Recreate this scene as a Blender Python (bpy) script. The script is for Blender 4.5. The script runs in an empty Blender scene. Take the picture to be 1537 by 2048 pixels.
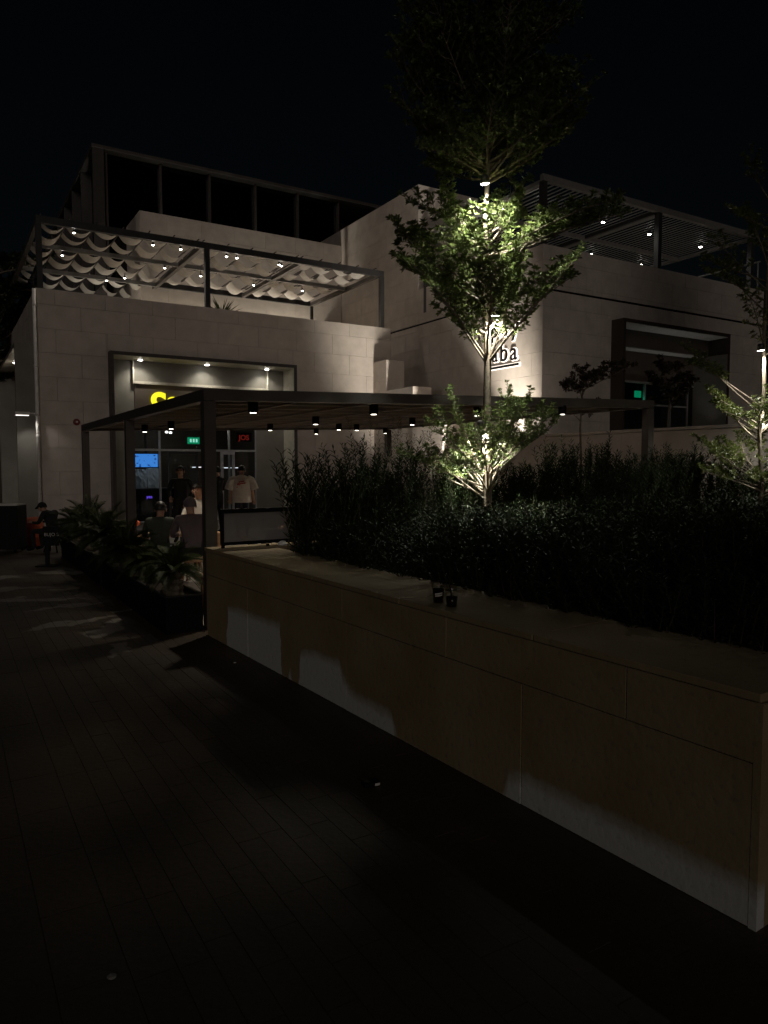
import bpy, bmesh, math, random
import numpy as np
from mathutils import Vector, Matrix
from mathutils import noise as mnoise
R = math.radians
rng = random.Random(7)
nrg = np.random.default_rng(11)
SC = bpy.context.scene
COL = SC.collection

# ------------------------------------------------------------------ camera
FPX, CAMH = 1450.0, 1.65
PITCH = math.atan((1024 - 932) / FPX)
cam = bpy.data.cameras.new('camera')
cam.sensor_fit = 'VERTICAL'; cam.sensor_height = 24.0; cam.lens = 24.0 * FPX / 2048.0
cam.clip_start = 0.05; cam.clip_end = 2000
camo = bpy.data.objects.new('camera', cam); COL.objects.link(camo)
camo.location = (0, 0, CAMH); camo.rotation_euler = (R(90) - PITCH, 0, 0)
SC.camera = camo

# ------------------------------------------------------------------ night sky, one faint sun, exposure
SUN_EL, SUN_AZ = R(15), R(176)        # direction the light comes FROM (azimuth clockwise from +Y)
world = bpy.data.worlds.new('World'); SC.world = world; world.use_nodes = True
wn = world.node_tree.nodes; wl = world.node_tree.links
sky = wn.new('ShaderNodeTexSky'); sky.sky_type = 'NISHITA'; sky.sun_disc = False
sky.sun_elevation = R(3); sky.sun_rotation = SUN_AZ
sky.air_density = 1.0; sky.dust_density = 0.3; sky.ozone_density = 2.0
bg = wn['Background']; bg.inputs['Strength'].default_value = 0.0011
wl.new(sky.outputs[0], bg.inputs[0])
sun = bpy.data.lights.new('sun', 'SUN'); sun.energy = 0.205; sun.angle = R(25); sun.color = (1.0, 0.87, 0.78)
suno = bpy.data.objects.new('sun', sun); COL.objects.link(suno)
sd = Vector((math.sin(SUN_AZ) * math.cos(SUN_EL), math.cos(SUN_AZ) * math.cos(SUN_EL), math.sin(SUN_EL)))
suno.rotation_euler = sd.to_track_quat('Z', 'Y').to_euler()
vs = SC.view_settings
vs.view_transform = 'Standard'; vs.look = 'None'; vs.gamma = 1.0; vs.exposure = 0.0; vs.use_curve_mapping = False
SC.render.engine = 'CYCLES'
SC.cycles.use_denoising = True
SC.cycles.max_bounces = 7; SC.cycles.transparent_max_bounces = 24
SC.cycles.sample_clamp_indirect = 4.0; SC.cycles.use_light_tree = True
SC.cycles.caustics_reflective = False; SC.cycles.caustics_refractive = False

# ------------------------------------------------------------------ materials
MAT = {}
def node_mat(name):
    m = bpy.data.materials.new(name); m.use_nodes = True
    nt = m.node_tree; b = nt.nodes['Principled BSDF']
    MAT[name] = m
    return m, nt, b
def mat(name, col, rough=0.6, metal=0.0, spec=0.5, var=0.0, nscale=8.0, nstr=0.12, bump=0.0, bscale=60.0, emit=None, estr=0.0, coords='Object'):
    m, nt, b = node_mat(name)
    b.inputs['Roughness'].default_value = rough; b.inputs['Metallic'].default_value = metal
    b.inputs['Specular IOR Level'].default_value = spec
    tc = nt.nodes.new('ShaderNodeTexCoord')
    geo = nt.nodes.new('ShaderNodeNewGeometry')
    src = tc.outputs['Object'] if coords == 'Object' else geo.outputs['Position']
    nz = nt.nodes.new('ShaderNodeTexNoise'); nz.inputs['Scale'].default_value = nscale; nz.inputs['Detail'].default_value = 6
    nt.links.new(src, nz.inputs['Vector'])
    hsv = nt.nodes.new('ShaderNodeHueSaturation'); hsv.inputs['Color'].default_value = (*col, 1)
    mr = nt.nodes.new('ShaderNodeMapRange')
    mr.inputs['From Min'].default_value = 0.3; mr.inputs['From Max'].default_value = 0.7
    mr.inputs['To Min'].default_value = 1 - nstr; mr.inputs['To Max'].default_value = 1 + nstr
    nt.links.new(nz.outputs['Fac'], mr.inputs['Value'])
    val = mr.outputs[0]
    if var:
        oi = nt.nodes.new('ShaderNodeObjectInfo')
        m2 = nt.nodes.new('ShaderNodeMapRange'); m2.inputs['To Min'].default_value = 1 - var; m2.inputs['To Max'].default_value = 1 + var
        nt.links.new(oi.outputs['Random'], m2.inputs['Value'])
        mm = nt.nodes.new('ShaderNodeMath'); mm.operation = 'MULTIPLY'
        nt.links.new(val, mm.inputs[0]); nt.links.new(m2.outputs[0], mm.inputs[1]); val = mm.outputs[0]
    nt.links.new(val, hsv.inputs['Value']); nt.links.new(hsv.outputs[0], b.inputs['Base Color'])
    if bump:
        bn = nt.nodes.new('ShaderNodeTexNoise'); bn.inputs['Scale'].default_value = bscale; bn.inputs['Detail'].default_value = 4
        nt.links.new(src, bn.inputs['Vector'])
        bp = nt.nodes.new('ShaderNodeBump'); bp.inputs['Strength'].default_value = bump; bp.inputs['Distance'].default_value = 0.01
        nt.links.new(bn.outputs['Fac'], bp.inputs['Height']); nt.links.new(bp.outputs[0], b.inputs['Normal'])
    if emit:
        b.inputs['Emission Color'].default_value = (*emit, 1); b.inputs['Emission Strength'].default_value = estr
    return m
mat('stone', (.51, .455, .405), .75, var=.035, nscale=3.0, nstr=.10, bump=.25, bscale=45, coords='World')
mat('core', (.10, .085, .07), .9)
mat('soffit_white', (.62, .60, .56), .6)
mat('panel_grey', (.20, .19, .165), .45, var=.03, nscale=2)
mat('panel_brown', (.095, .075, .06), .5, nscale=2)
mat('portal_brown', (.045, .032, .026), .5)
mat('trim_light', (.55, .52, .44), .4)
mat('dark_metal', (.035, .034, .034), .42, nstr=.2, nscale=5)
mat('portal_metal', (.05, .045, .042), .5)
mat('bronze_metal', (.075, .065, .058), .45, nscale=4)
mat('pale_metal', (.20, .195, .185), .45, nscale=4)
mat('slat_metal', (.24, .23, .21), .5)
mat('black', (.006, .006, .007), .6, spec=.15)
mat('wood', (.34, .17, .09), .55, nscale=14, nstr=.3)
mat('table_wood', (.42, .24, .12), .45, nscale=14, nstr=.25)
mat('fabric', (.53, .50, .46), .9, var=.10, nscale=9, nstr=.06)
mat('white_paint', (.75, .73, .69), .5)
mat('floor_tile', (.40, .365, .33), .5, nscale=3, nstr=.2, bump=.1)
mat('terrace_floor', (.45, .41, .36), .6)
mat('glass_frame', (.34, .35, .36), .35, metal=.3)
mat('door_frame', (.45, .47, .52), .35, metal=.3)
mat('bark', (.15, .125, .09), .85, nscale=30, nstr=.35, bump=.5, bscale=90)
mat('stem', (.04, .032, .02), .85)
mat('soil', (.035, .025, .018), .95, nscale=20, nstr=.4, bump=.8, bscale=40)
mat('red_paint', (.16, .02, .02), .4)
mat('orange_plastic', (.62, .12, .035), .55)
mat('skin', (.42, .25, .17), .55)
mat('hair', (.012, .010, .009), .5)
mat('cloth_black', (.012, .012, .013), .9)
mat('cloth_white', (.62, .58, .52), .9)
mat('cloth_mauve', (.11, .085, .095), .9)
mat('cloth_green', (.05, .06, .045), .9)
mat('cloth_navy', (.02, .022, .035), .9)
mat('print_red', (.35, .05, .05), .8)
mat('litter_grey', (.22, .21, .20), .9)
mat('paper', (.60, .58, .55), .85)
mat('drink', (.012, .007, .005), .15)
mat('plastic_bag', (.75, .75, .75), .4)
mat('frost', (.55, .56, .56), .3)
def emis(name, col, s):
    m = mat(name, (.02, .02, .02), .5, emit=col, estr=s); return m
emis('lamp_white', (1, .95, .86), 30.0)
emis('lamp_small', (1, .92, .80), 9.0)
emis('lamp_dim', (1, .93, .84), 3.2)
emis('led_strip', (.95, .97, 1), 1.6)
emis('sign_yellow', (1, .90, .02), 1.15)
emis('exit_green', (.0, .62, .26), .45)
emis('exit_green_soft', (.0, .62, .30), .55)
emis('exit_white', (.5, 1, .75), 1.0)
emis('neon_red', (.8, .05, .03), .16)
emis('neon_purple', (.22, .10, 1.0), 1.2)
emis('halo', (1, .86, .74), 2.2)
def leaf_mat(name, c1, c2, rough=.38, trans=.35, spec=.5):
    m, nt, b = node_mat(name)
    b.inputs['Roughness'].default_value = rough; b.inputs['Specular IOR Level'].default_value = spec
    geo = nt.nodes.new('ShaderNodeNewGeometry')
    mx = nt.nodes.new('ShaderNodeMix'); mx.data_type = 'RGBA'
    mx.inputs[6].default_value = (*c1, 1); mx.inputs[7].default_value = (*c2, 1)
    nt.links.new(geo.outputs['Random Per Island'], mx.inputs[0])
    nt.links.new(mx.outputs[2], b.inputs['Base Color'])
    tr = nt.nodes.new('ShaderNodeBsdfTranslucent')
    nt.links.new(mx.outputs[2], tr.inputs['Color'])
    ms = nt.nodes.new('ShaderNodeMixShader'); ms.inputs[0].default_value = trans
    nt.links.new(b.outputs[0], ms.inputs[1]); nt.links.new(tr.outputs[0], ms.inputs[2])
    nt.links.new(ms.outputs[0], nt.nodes['Material Output'].inputs['Surface'])
    return m
leaf_mat('leaf_tree', (.085, .130, .036), (.180, .225, .080), trans=.45)
leaf_mat('leaf_low', (.085, .12, .03), (.16, .18, .055))
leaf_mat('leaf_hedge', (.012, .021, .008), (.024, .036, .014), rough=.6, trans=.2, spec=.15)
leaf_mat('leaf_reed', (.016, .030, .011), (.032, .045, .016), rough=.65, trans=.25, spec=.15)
leaf_mat('leaf_plume', (.07, .05, .03), (.10, .065, .035), rough=.8, trans=.2, spec=.2)
leaf_mat('leaf_cycad', (.018, .028, .008), (.034, .044, .012), rough=.55, trans=.15, spec=.25)
leaf_mat('leaf_dusky', (.045, .040, .028), (.075, .055, .04), rough=.4, trans=.2)
leaf_mat('leaf_far', (.02, .035, .015), (.035, .05, .02))
def glass_mat(name, tint, gloss, rough=.02):
    m, nt, b = node_mat(name); nt.nodes.remove(b)
    t = nt.nodes.new('ShaderNodeBsdfTransparent'); t.inputs[0].default_value = (*tint, 1)
    g = nt.nodes.new('ShaderNodeBsdfGlossy'); g.inputs['Roughness'].default_value = rough
    lw_ = nt.nodes.new('ShaderNodeLayerWeight'); lw_.inputs[0].default_value = .5
    fr = nt.nodes.new('ShaderNodeMath'); fr.operation = 'POWER'; fr.inputs[1].default_value = 4.0; nt.links.new(lw_.outputs['Facing'], fr.inputs[0])
    mm = nt.nodes.new('ShaderNodeMath'); mm.operation = 'MULTIPLY_ADD'; mm.inputs[1].default_value = .45; mm.inputs[2].default_value = gloss
    nt.links.new(fr.outputs[0], mm.inputs[0])
    ms = nt.nodes.new('ShaderNodeMixShader')
    nt.links.new(mm.outputs[0], ms.inputs[0]); nt.links.new(t.outputs[0], ms.inputs[1]); nt.links.new(g.outputs[0], ms.inputs[2])
    nt.links.new(ms.outputs[0], nt.nodes['Material Output'].inputs['Surface'])
    return m
glass_mat('glass', (.82, .87, .90), .03)
glass_mat('glass_dark', (.10, .12, .14), .05)
glass_mat('glass_smoke', (.72, .75, .77), .03)
glass_mat('glass_blue', (.10, .17, .26), .06)
glass_mat('cup_plastic', (.86, .87, .86), .03)
# frosted balustrade pane: part see-through, part milky
m, nt, b = node_mat('glass_milky')
b.inputs['Base Color'].default_value = (.30, .29, .28, 1); b.inputs['Roughness'].default_value = .25
t = nt.nodes.new('ShaderNodeBsdfTransparent'); t.inputs[0].default_value = (.85, .85, .85, 1)
ms = nt.nodes.new('ShaderNodeMixShader'); ms.inputs[0].default_value = .38
nt.links.new(t.outputs[0], ms.inputs[2]); nt.links.new(b.outputs[0], ms.inputs[1])
nt.links.new(ms.outputs[0], nt.nodes['Material Output'].inputs['Surface'])
# the menu screen
m, nt, b = node_mat('screen_blue')
tc = nt.nodes.new('ShaderNodeTexCoord')
mp = nt.nodes.new('ShaderNodeMapping'); mp.inputs['Scale'].default_value = (9, 1, 11)
vo = nt.nodes.new('ShaderNodeTexVoronoi'); vo.inputs['Scale'].default_value = 1.0
nz = nt.nodes.new('ShaderNodeTexNoise'); nz.inputs['Scale'].default_value = 26
mx0 = nt.nodes.new('ShaderNodeMath'); mx0.operation = 'MULTIPLY'
cr = nt.nodes.new('ShaderNodeValToRGB')
cr.color_ramp.elements[0].position = .10; cr.color_ramp.elements[0].color = (.02, .06, .25, 1)
cr.color_ramp.elements[1].position = .16; cr.color_ramp.elements[1].color = (.08, .35, 1.0, 1)
nt.links.new(tc.outputs['Object'], mp.inputs[0]); nt.links.new(mp.outputs[0], vo.inputs['Vector'])
nt.links.new(tc.outputs['Object'], nz.inputs['Vector'])
nt.links.new(vo.outputs['Distance'], mx0.inputs[0]); nt.links.new(nz.outputs['Fac'], mx0.inputs[1])
nt.links.new(mx0.outputs[0], cr.inputs[0]); nt.links.new(cr.outputs[0], b.inputs['Emission Color'])
b.inputs['Emission Strength'].default_value = .8; b.inputs['Base Color'].default_value = (.01, .01, .01, 1)

# ------------------------------------------------------------------ frames and builders
TH = R(31.3)
class Frame:
    def __init__(s, x, y, ang): s.o = Vector((x, y, 0)); s.a = ang; s.rot = Matrix.Rotation(ang, 3, 'Z')
    def w(s, t, q, z): return s.o + s.rot @ Vector((t, q, z))
    def inv(s, p): return s.rot.transposed() @ (Vector(p) - s.o)
BF = Frame(-8.978, 19.0, TH)                     # building frame: t along the shop front, s away from the street
WF = Frame(0, 0, 0)
def tag(o, label, cat, group=None, kind=None):
    o['label'] = label
    if cat: o['category'] = cat
    if group: o['group'] = group
    if kind: o['kind'] = kind
    return o
def link_mesh(name, verts, faces, m, smooth=False):
    me = bpy.data.meshes.new(name); me.from_pydata([tuple(v) for v in verts], [], faces)
    if smooth: me.polygons.foreach_set('use_smooth', [True] * len(me.polygons))
    me.materials.append(MAT[m] if isinstance(m, str) else m)
    o = bpy.data.objects.new(name, me); COL.objects.link(o)
    return o
def box_vf(a, b):
    x0, y0, z0 = a; x1, y1, z1 = b
    v = [(x0,y0,z0),(x1,y0,z0),(x1,y1,z0),(x0,y1,z0),(x0,y0,z1),(x1,y0,z1),(x1,y1,z1),(x0,y1,z1)]
    return v, [(0,3,2,1),(4,5,6,7),(0,1,5,4),(1,2,6,5),(2,3,7,6),(3,0,4,7)]
def tube_vf(path, rad, n=8, caps=True):
    path = [Vector(p) for p in path]; rads = rad if isinstance(rad, (list, tuple)) else [rad] * len(path)
    V, F = [], []; up = None
    for i, p in enumerate(path):
        d = (path[min(i + 1, len(path) - 1)] - path[max(i - 1, 0)]).normalized()
        if up is None:
            up = d.cross(Vector((0, 0, 1))) if abs(d.z) < .95 else d.cross(Vector((1, 0, 0)))
            up.normalize()
        up = (up - d * up.dot(d)).normalized(); sd_ = d.cross(up)
        for k in range(n):
            a = 2 * math.pi * k / n
            V.append(p + (up * math.cos(a) + sd_ * math.sin(a)) * rads[i])
    for i in range(len(path) - 1):
        for k in range(n):
            a, b_ = i * n + k, i * n + (k + 1) % n
            F.append((a, b_, b_ + n, a + n))
    if caps:
        F.append(tuple(range(n - 1, -1, -1))); F.append(tuple((len(path) - 1) * n + k for k in range(n)))
    return V, F
def lathe_vf(prof, n=16):
    V = [(r * math.cos(2*math.pi*k/n), r * math.sin(2*math.pi*k/n), z) for r, z in prof for k in range(n)]
    F = [(i*n+k, i*n+(k+1) % n, (i+1)*n+(k+1) % n, (i+1)*n+k) for i in range(len(prof)-1) for k in range(n)]
    F.append(tuple(range(n-1, -1, -1))); F.append(tuple((len(prof)-1)*n+k for k in range(n)))
    return V, F
MESH_CACHE = {}
class Thing:
    """An Empty at the thing's base; parts are given in the frame's own coordinates."""
    def __init__(s, name, label, cat, fr=WF, at=(0, 0, 0), group=None, kind=None, turn=0.0):
        s.fr = fr; s.at = Vector(at); s.e = bpy.data.objects.new(name, None); COL.objects.link(s.e)
        s.e.empty_display_size = .2
        s.e.location = fr.w(*at); s.e.rotation_euler = (0, 0, fr.a + turn)
        tag(s.e, label, cat, group, kind)
    def part(s, name, V, F, m, parent=None, smooth=False):
        V = [Vector(v) - s.at for v in V]
        o = link_mesh(name, V, F, m, smooth); o.parent = parent or s.e
        return o
    def box(s, name, t, q, z, m, parent=None, bevel=0.0):
        V, F = box_vf((t[0], q[0], z[0]), (t[1], q[1], z[1]))
        o = s.part(name, V, F, m, parent)
        if bevel: bevel_mesh(o.data, bevel)
        return o
    def boxes(s, name, lst, m, parent=None):
        V, F = [], []
        for t, q, z in lst:
            v, f = box_vf((t[0], q[0], z[0]), (t[1], q[1], z[1])); k = len(V)
            V += v; F += [tuple(i + k for i in ff) for ff in f]
        return s.part(name, V, F, m, parent)
    def tube(s, name, path, r, m, parent=None, n=8, smooth=True):
        V, F = tube_vf(path, r, n); return s.part(name, V, F, m, parent, smooth)
    def lathe(s, name, at, prof, m, parent=None, n=16, smooth=True):
        V, F = lathe_vf(prof, n); return s.part(name, [Vector(v) + Vector(at) for v in V], F, m, parent, smooth)
    def light(s, kind, at, energy, color=(1, .92, .8), size=.03, spot=None, blend=.4, aim=(0, 0, -1)):
        l = bpy.data.lights.new('lamp_light', kind); l.energy = energy; l.color = color
        l.shadow_soft_size = size
        if spot: l.spot_size = R(spot); l.spot_blend = blend
        o = bpy.data.objects.new('lamp_light', l); COL.objects.link(o); o.parent = s.e
        o.location = Vector(at) - s.at
        o.rotation_euler = (-Vector(aim)).to_track_quat('Z', 'Y').to_euler()
        return o
def bevel_mesh(me, w, seg=2):
    bm = bmesh.new(); bm.from_mesh(me)
    bmesh.ops.bevel(bm, geom=bm.edges[:], offset=w, segments=seg, affect='EDGES', profile=.5)
    bm.to_mesh(me); bm.free()
def subtract(rects, hole):
    out = []; hx0, hx1, hz0, hz1 = hole
    for x0, x1, z0, z1 in rects:
        if hx0 >= x1 or hx1 <= x0 or hz0 >= z1 or hz1 <= z0: out.append((x0, x1, z0, z1)); continue
        if x0 < hx0: out.append((x0, hx0, z0, z1))
        if hx1 < x1: out.append((hx1, x1, z0, z1))
        a, b_ = max(x0, hx0), min(x1, hx1)
        if z0 < hz0: out.append((a, b_, z0, hz0))
        if hz1 < z1: out.append((a, b_, hz1, z1))
    return out
def clad(th, axis, fixed, sign, a0, a1, z0, z1, holes=(), pw=1.25, ph=.62, m='stone', name='stone_panel', parent=None, ztop=None, thick=.03, gap=.005, shift=0.0):
    """stone panels in running bond on the plane axis = fixed ('s': spans t, 't': spans s); each panel its own object."""
    k = 0; z = z1
    while z > z0 + .02:
        zb = max(z0, z - ph)
        off = (0 if k % 2 == 0 else pw / 2) + shift
        x = a0 - off % pw
        while x < a1 - .02:
            xa, xb = max(a0, x), min(a1, x + pw); x += pw
            if xb - xa < .04: continue
            rs = [(xa, xb, zb, z)]
            for h in holes: rs = subtract(rs, h)
            for (p0, p1, q0, q1) in rs:
                w, h_ = p1 - p0 - gap, q1 - q0 - gap
                if w < .03 or h_ < .03: continue
                key = (axis, round(w, 3), round(h_, 3), m, thick)
                me = MESH_CACHE.get(key)
                if me is None:
                    b_ = .0012; hw, hh = w / 2, h_ / 2
                    if axis == 's':
                        V = [(-hw, 0, -hh), (hw, 0, -hh), (hw, 0, hh), (-hw, 0, hh)]
                        V += [(-hw, -thick + b_, -hh), (hw, -thick + b_, -hh), (hw, -thick + b_, hh), (-hw, -thick + b_, hh)]
                        V += [(-hw + b_, -thick, -hh + b_), (hw - b_, -thick, -hh + b_), (hw - b_, -thick, hh - b_), (-hw + b_, -thick, hh - b_)]
                    else:
                        V = [(0, hw, -hh), (0, -hw, -hh), (0, -hw, hh), (0, hw, hh)]
                        V += [(-thick + b_, hw, -hh), (-thick + b_, -hw, -hh), (-thick + b_, -hw, hh), (-thick + b_, hw, hh)]
                        V += [(-thick, hw - b_, -hh + b_), (-thick, -hw + b_, -hh + b_), (-thick, -hw + b_, hh - b_), (-thick, hw - b_, hh - b_)]
                    F = [(8, 9, 10, 11)]
                    for lo, hi in ((0, 4), (4, 8)):
                        for i in range(4):
                            j = (i + 1) % 4; F.append((lo + i, lo + j, hi + j, hi + i))
                    me = bpy.data.meshes.new(name); me.from_pydata(V, [], F); me.materials.append(MAT[m])
                    MESH_CACHE[key] = me
                o = bpy.data.objects.new(name, me); COL.objects.link(o); o.parent = parent or th.e
                cx, cz = (p0 + p1) / 2, (q0 + q1) / 2; jit = rng.uniform(-.002, .002)
                o.location = (Vector((cx, fixed + jit, cz)) if axis == 's' else Vector((fixed + jit, cx, cz))) - th.at
        z -= ph; k += 1
def text_mesh(name, body, size, ext, m, font_off=0.0, spacing=1.0):
    cu = bpy.data.curves.new(name, 'FONT'); cu.body = body; cu.size = size; cu.extrude = ext; cu.offset = font_off
    cu.space_character = spacing; cu.align_x = 'CENTER'
    o = bpy.data.objects.new('tmp', cu); COL.objects.link(o)
    dg = bpy.context.evaluated_depsgraph_get(); me = bpy.data.meshes.new_from_object(o.evaluated_get(dg))
    bpy.data.objects.remove(o); me.name = name; me.materials.clear(); me.materials.append(MAT[m])
    o = bpy.data.objects.new(name, me); COL.objects.link(o)
    return o

# ================================================================== THE SETTING
# ground: dark plaza with dried splashes; long narrow pavers run away from the street
m, nt, b = node_mat('plaza')
geo = nt.nodes.new('ShaderNodeNewGeometry')
n1 = nt.nodes.new('ShaderNodeTexNoise'); n1.inputs['Scale'].default_value = .9; n1.inputs['Detail'].default_value = 8
n2 = nt.nodes.new('ShaderNodeTexNoise'); n2.inputs['Scale'].default_value = 34; n2.inputs['Detail'].default_value = 5
for n_ in (n1, n2): nt.links.new(geo.outputs['Position'], n_.inputs['Vector'])
cr = nt.nodes.new('ShaderNodeValToRGB')
cr.color_ramp.elements[0].position = .30; cr.color_ramp.elements[0].color = (.032, .021, .011, 1)
cr.color_ramp.elements[1].position = .72; cr.color_ramp.elements[1].color = (.074, .051, .029, 1)
nt.links.new(n1.outputs['Fac'], cr.inputs[0])
oi = nt.nodes.new('ShaderNodeObjectInfo'); mr = nt.nodes.new('ShaderNodeMapRange')
mr.inputs['To Min'].default_value = .92; mr.inputs['To Max'].default_value = 1.08
nt.links.new(oi.outputs['Random'], mr.inputs['Value'])
g_ = nt.nodes.new('ShaderNodeMapRange'); g_.inputs['To Min'].default_value = .6; g_.inputs['To Max'].default_value = 1.4
nt.links.new(n2.outputs['Fac'], g_.inputs['Value'])
mu = nt.nodes.new('ShaderNodeMath'); mu.operation = 'MULTIPLY'
nt.links.new(mr.outputs[0], mu.inputs[0]); nt.links.new(g_.outputs[0], mu.inputs[1])
hs = nt.nodes.new('ShaderNodeHueSaturation'); nt.links.new(cr.outputs[0], hs.inputs['Color']); nt.links.new(mu.outputs[0], hs.inputs['Value'])
col_out = hs.outputs[0]
# dried pale splashes on the paving (x, y, half-length, half-width, turn)
warp = nt.nodes.new('ShaderNodeTexNoise'); warp.inputs['Scale'].default_value = 3.2; warp.inputs['Detail'].default_value = 6
nt.links.new(geo.outputs['Position'], warp.inputs['Vector'])
wv = nt.nodes.new('ShaderNodeVectorMath'); wv.operation = 'MULTIPLY_ADD'
wv.inputs[1].default_value = (.5, .9, 0); nt.links.new(warp.outputs['Color'], wv.inputs[0]); nt.links.new(geo.outputs['Position'], wv.inputs[2])
acc = None
for (sx, sy, a_, b_, tr_) in ((-2.80, 7.30, .16, .36, .1), (-3.3, 7.55, .55, .12, .9), (-3.75, 8.5, .42, .10, .6), (-4.3, 8.9, .7, .12, .2), (-2.4, 6.45, .08, .25, .3), (-5.1, 9.7, .8, .16, .1), (-4.9, 11.2, .7, .15, .1), (-6.2, 10.6, .9, .2, .1), (-2.9, 8.3, .25, .06, .5)):
    mp = nt.nodes.new('ShaderNodeMapping'); mp.vector_type = 'TEXTURE'
    mp.inputs['Location'].default_value = (sx + .25, sy + .45, 0); mp.inputs['Rotation'].default_value = (0, 0, tr_); mp.inputs['Scale'].default_value = (a_, b_, 5)
    nt.links.new(wv.outputs[0], mp.inputs[0])
    ln = nt.nodes.new('ShaderNodeVectorMath'); ln.operation = 'LENGTH'; nt.links.new(mp.outputs[0], ln.inputs[0])
    s_ = nt.nodes.new('ShaderNodeMapRange'); s_.inputs['From Min'].default_value = 1.05; s_.inputs['From Max'].default_value = .8
    nt.links.new(ln.outputs['Value'], s_.inputs['Value'])
    if acc is None: acc = s_.outputs[0]
    else:
        mxm = nt.nodes.new('ShaderNodeMath'); mxm.operation = 'MAXIMUM'
        nt.links.new(acc, mxm.inputs[0]); nt.links.new(s_.outputs[0], mxm.inputs[1]); acc = mxm.outputs[0]
fm = nt.nodes.new('ShaderNodeMath'); fm.operation = 'MULTIPLY'; fm.inputs[1].default_value = .75
nt.links.new(acc, fm.inputs[0])
mx = nt.nodes.new('ShaderNodeMix'); mx.data_type = 'RGBA'; mx.inputs[7].default_value = (.26, .24, .21, 1)
nt.links.new(fm.outputs[0], mx.inputs[0]); nt.links.new(col_out, mx.inputs[6]); nt.links.new(mx.outputs[2], b.inputs['Base Color'])
b.inputs['Roughness'].default_value = .62
bp = nt.nodes.new('ShaderNodeBump'); bp.inputs['Strength'].default_value = .35; bp.inputs['Distance'].default_value = .01
nt.links.new(n2.outputs['Fac'], bp.inputs['Height']); nt.links.new(bp.outputs[0], b.inputs['Normal'])

ground = link_mesh('ground', [(-300, -150, -.008), (300, -150, -.008), (300, 450, -.008), (-300, 450, -.008)], [(0, 1, 2, 3)], 'plaza')
tag(ground, 'dark brown paved plaza with dried pale splashes', None, kind='structure')
# pavers
GF = Frame(0, 0, TH)
def near_ok(x, y):
    if y < 1.75 or y > 12.5: return False
    if abs(x) > .56 * y + .35: return False
    p = Vector((x + 1.729, y - 7.002)); n_ = Vector((.8297, .5583)); u_ = Vector((.5583, -.8297))
    if p.dot(n_) > .05 and p.dot(u_) > -.35: return False          # under the planter wall
    if p.dot(u_) <= -.35 and GF.inv((x + 2.14, y - 7.02, 0)).x > .03: return False   # under planter boxes and pergola
    return True
cells = []
edges_t = [.47 - .22 * k for k in range(24, 0, -1)] + [.47, .61] + [.61 + .11 * k for k in range(1, 44)]
for i in range(len(edges_t) - 1):
    t0, t1 = edges_t[i], edges_t[i + 1]; L = .45 if i % 3 else .45
    off = rng.random() * L
    for k in range(-14, 34):
        s0 = off + k * L
        c = GF.w((t0 + t1) / 2, s0 + L / 2, 0)
        if near_ok(c.x, c.y): cells.append((c.length, t0, t1, s0, s0 + L))
cells.sort()
def paver_vf(w, l):
    g = .0008; b_ = .001
    x, y = w / 2 - g, l / 2 - g
    V = [(-x, -y, -.012), (x, -y, -.012), (x, y, -.012), (-x, y, -.012), (-x, -y, -b_), (x, -y, -b_), (x, y, -b_), (-x, y, -b_),
         (-x + b_, -y + b_, 0), (x - b_, -y + b_, 0), (x - b_, y - b_, 0), (-x + b_, y - b_, 0)]
    F = [(8, 9, 10, 11)] + [(lo + i, lo + (i + 1) % 4, hi + (i + 1) % 4, hi + i) for lo, hi in ((0, 4), (4, 8)) for i in range(4)]
    return V, F
pcache = {}
for d_, t0, t1, s0, s1 in cells[:300]:
    key = round(t1 - t0, 3)
    if key not in pcache:
        V, F = paver_vf(t1 - t0, s1 - s0); me = bpy.data.meshes.new('paver'); me.from_pydata(V, [], F); me.materials.append(MAT['plaza']); pcache[key] = me
    o = bpy.data.objects.new('paver', pcache[key]); COL.objects.link(o); o.parent = ground
    o.location = GF.w((t0 + t1) / 2, (s0 + s1) / 2, rng.uniform(-.0006, .0006))
    o.rotation_euler = (rng.uniform(-.002, .002), rng.uniform(-.003, .003), TH)
V, F = [], []
for d_, t0, t1, s0, s1 in cells[300:]:
    v, f = paver_vf(t1 - t0, s1 - s0); k = len(V); dz = rng.uniform(-.0015, .0015)
    V += [GF.w((t0 + t1) / 2 + p[0], (s0 + s1) / 2 + p[1], p[2] + dz) for p in v]; F += [tuple(i + k for i in ff) for ff in f]
far_pav = link_mesh('paver_field', V, F, 'plaza'); far_pav.parent = ground; far_pav['kind'] = 'stuff'

# ================================================================== SHOP BLOCK (left)
L = Thing('shop_building', 'cream stone single storey shop block with dark portal and yellow sign letters', 'building', BF)
ZP = 6.24
L.boxes('wall_core', [((.03, 1.83), (.03, .36), (0, ZP)), ((7.11, 10.75), (.03, .36), (0, ZP)), ((1.83, 7.11), (.03, .36), (4.70, ZP)),
                      ((.03, .36), (.37, 14), (0, ZP)), ((10.42, 10.74), (.37, 5.7), (0, ZP))], 'stone')
L.box('terrace_floor', (.37, 10.41), (.37, 5.7), (5.15, 5.32), 'terrace_floor')
L.box('terrace_floor', (.37, 4.0), (5.71, 14), (5.15, 5.315), 'terrace_floor')
HOLE = (1.74, 7.20, -.1, 4.74)
clad(L, 's', .03, -1, 0.0, 10.77, .0, ZP + .22, holes=[HOLE, (-1, 12, ZP, 9)], shift=.80)
clad(L, 't', .03, -1, 0.0, 14, .0, ZP + .22, holes=[(-1, 15, ZP, 9), (.40, 6.95, -.1, 4.9)], shift=.3)
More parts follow.
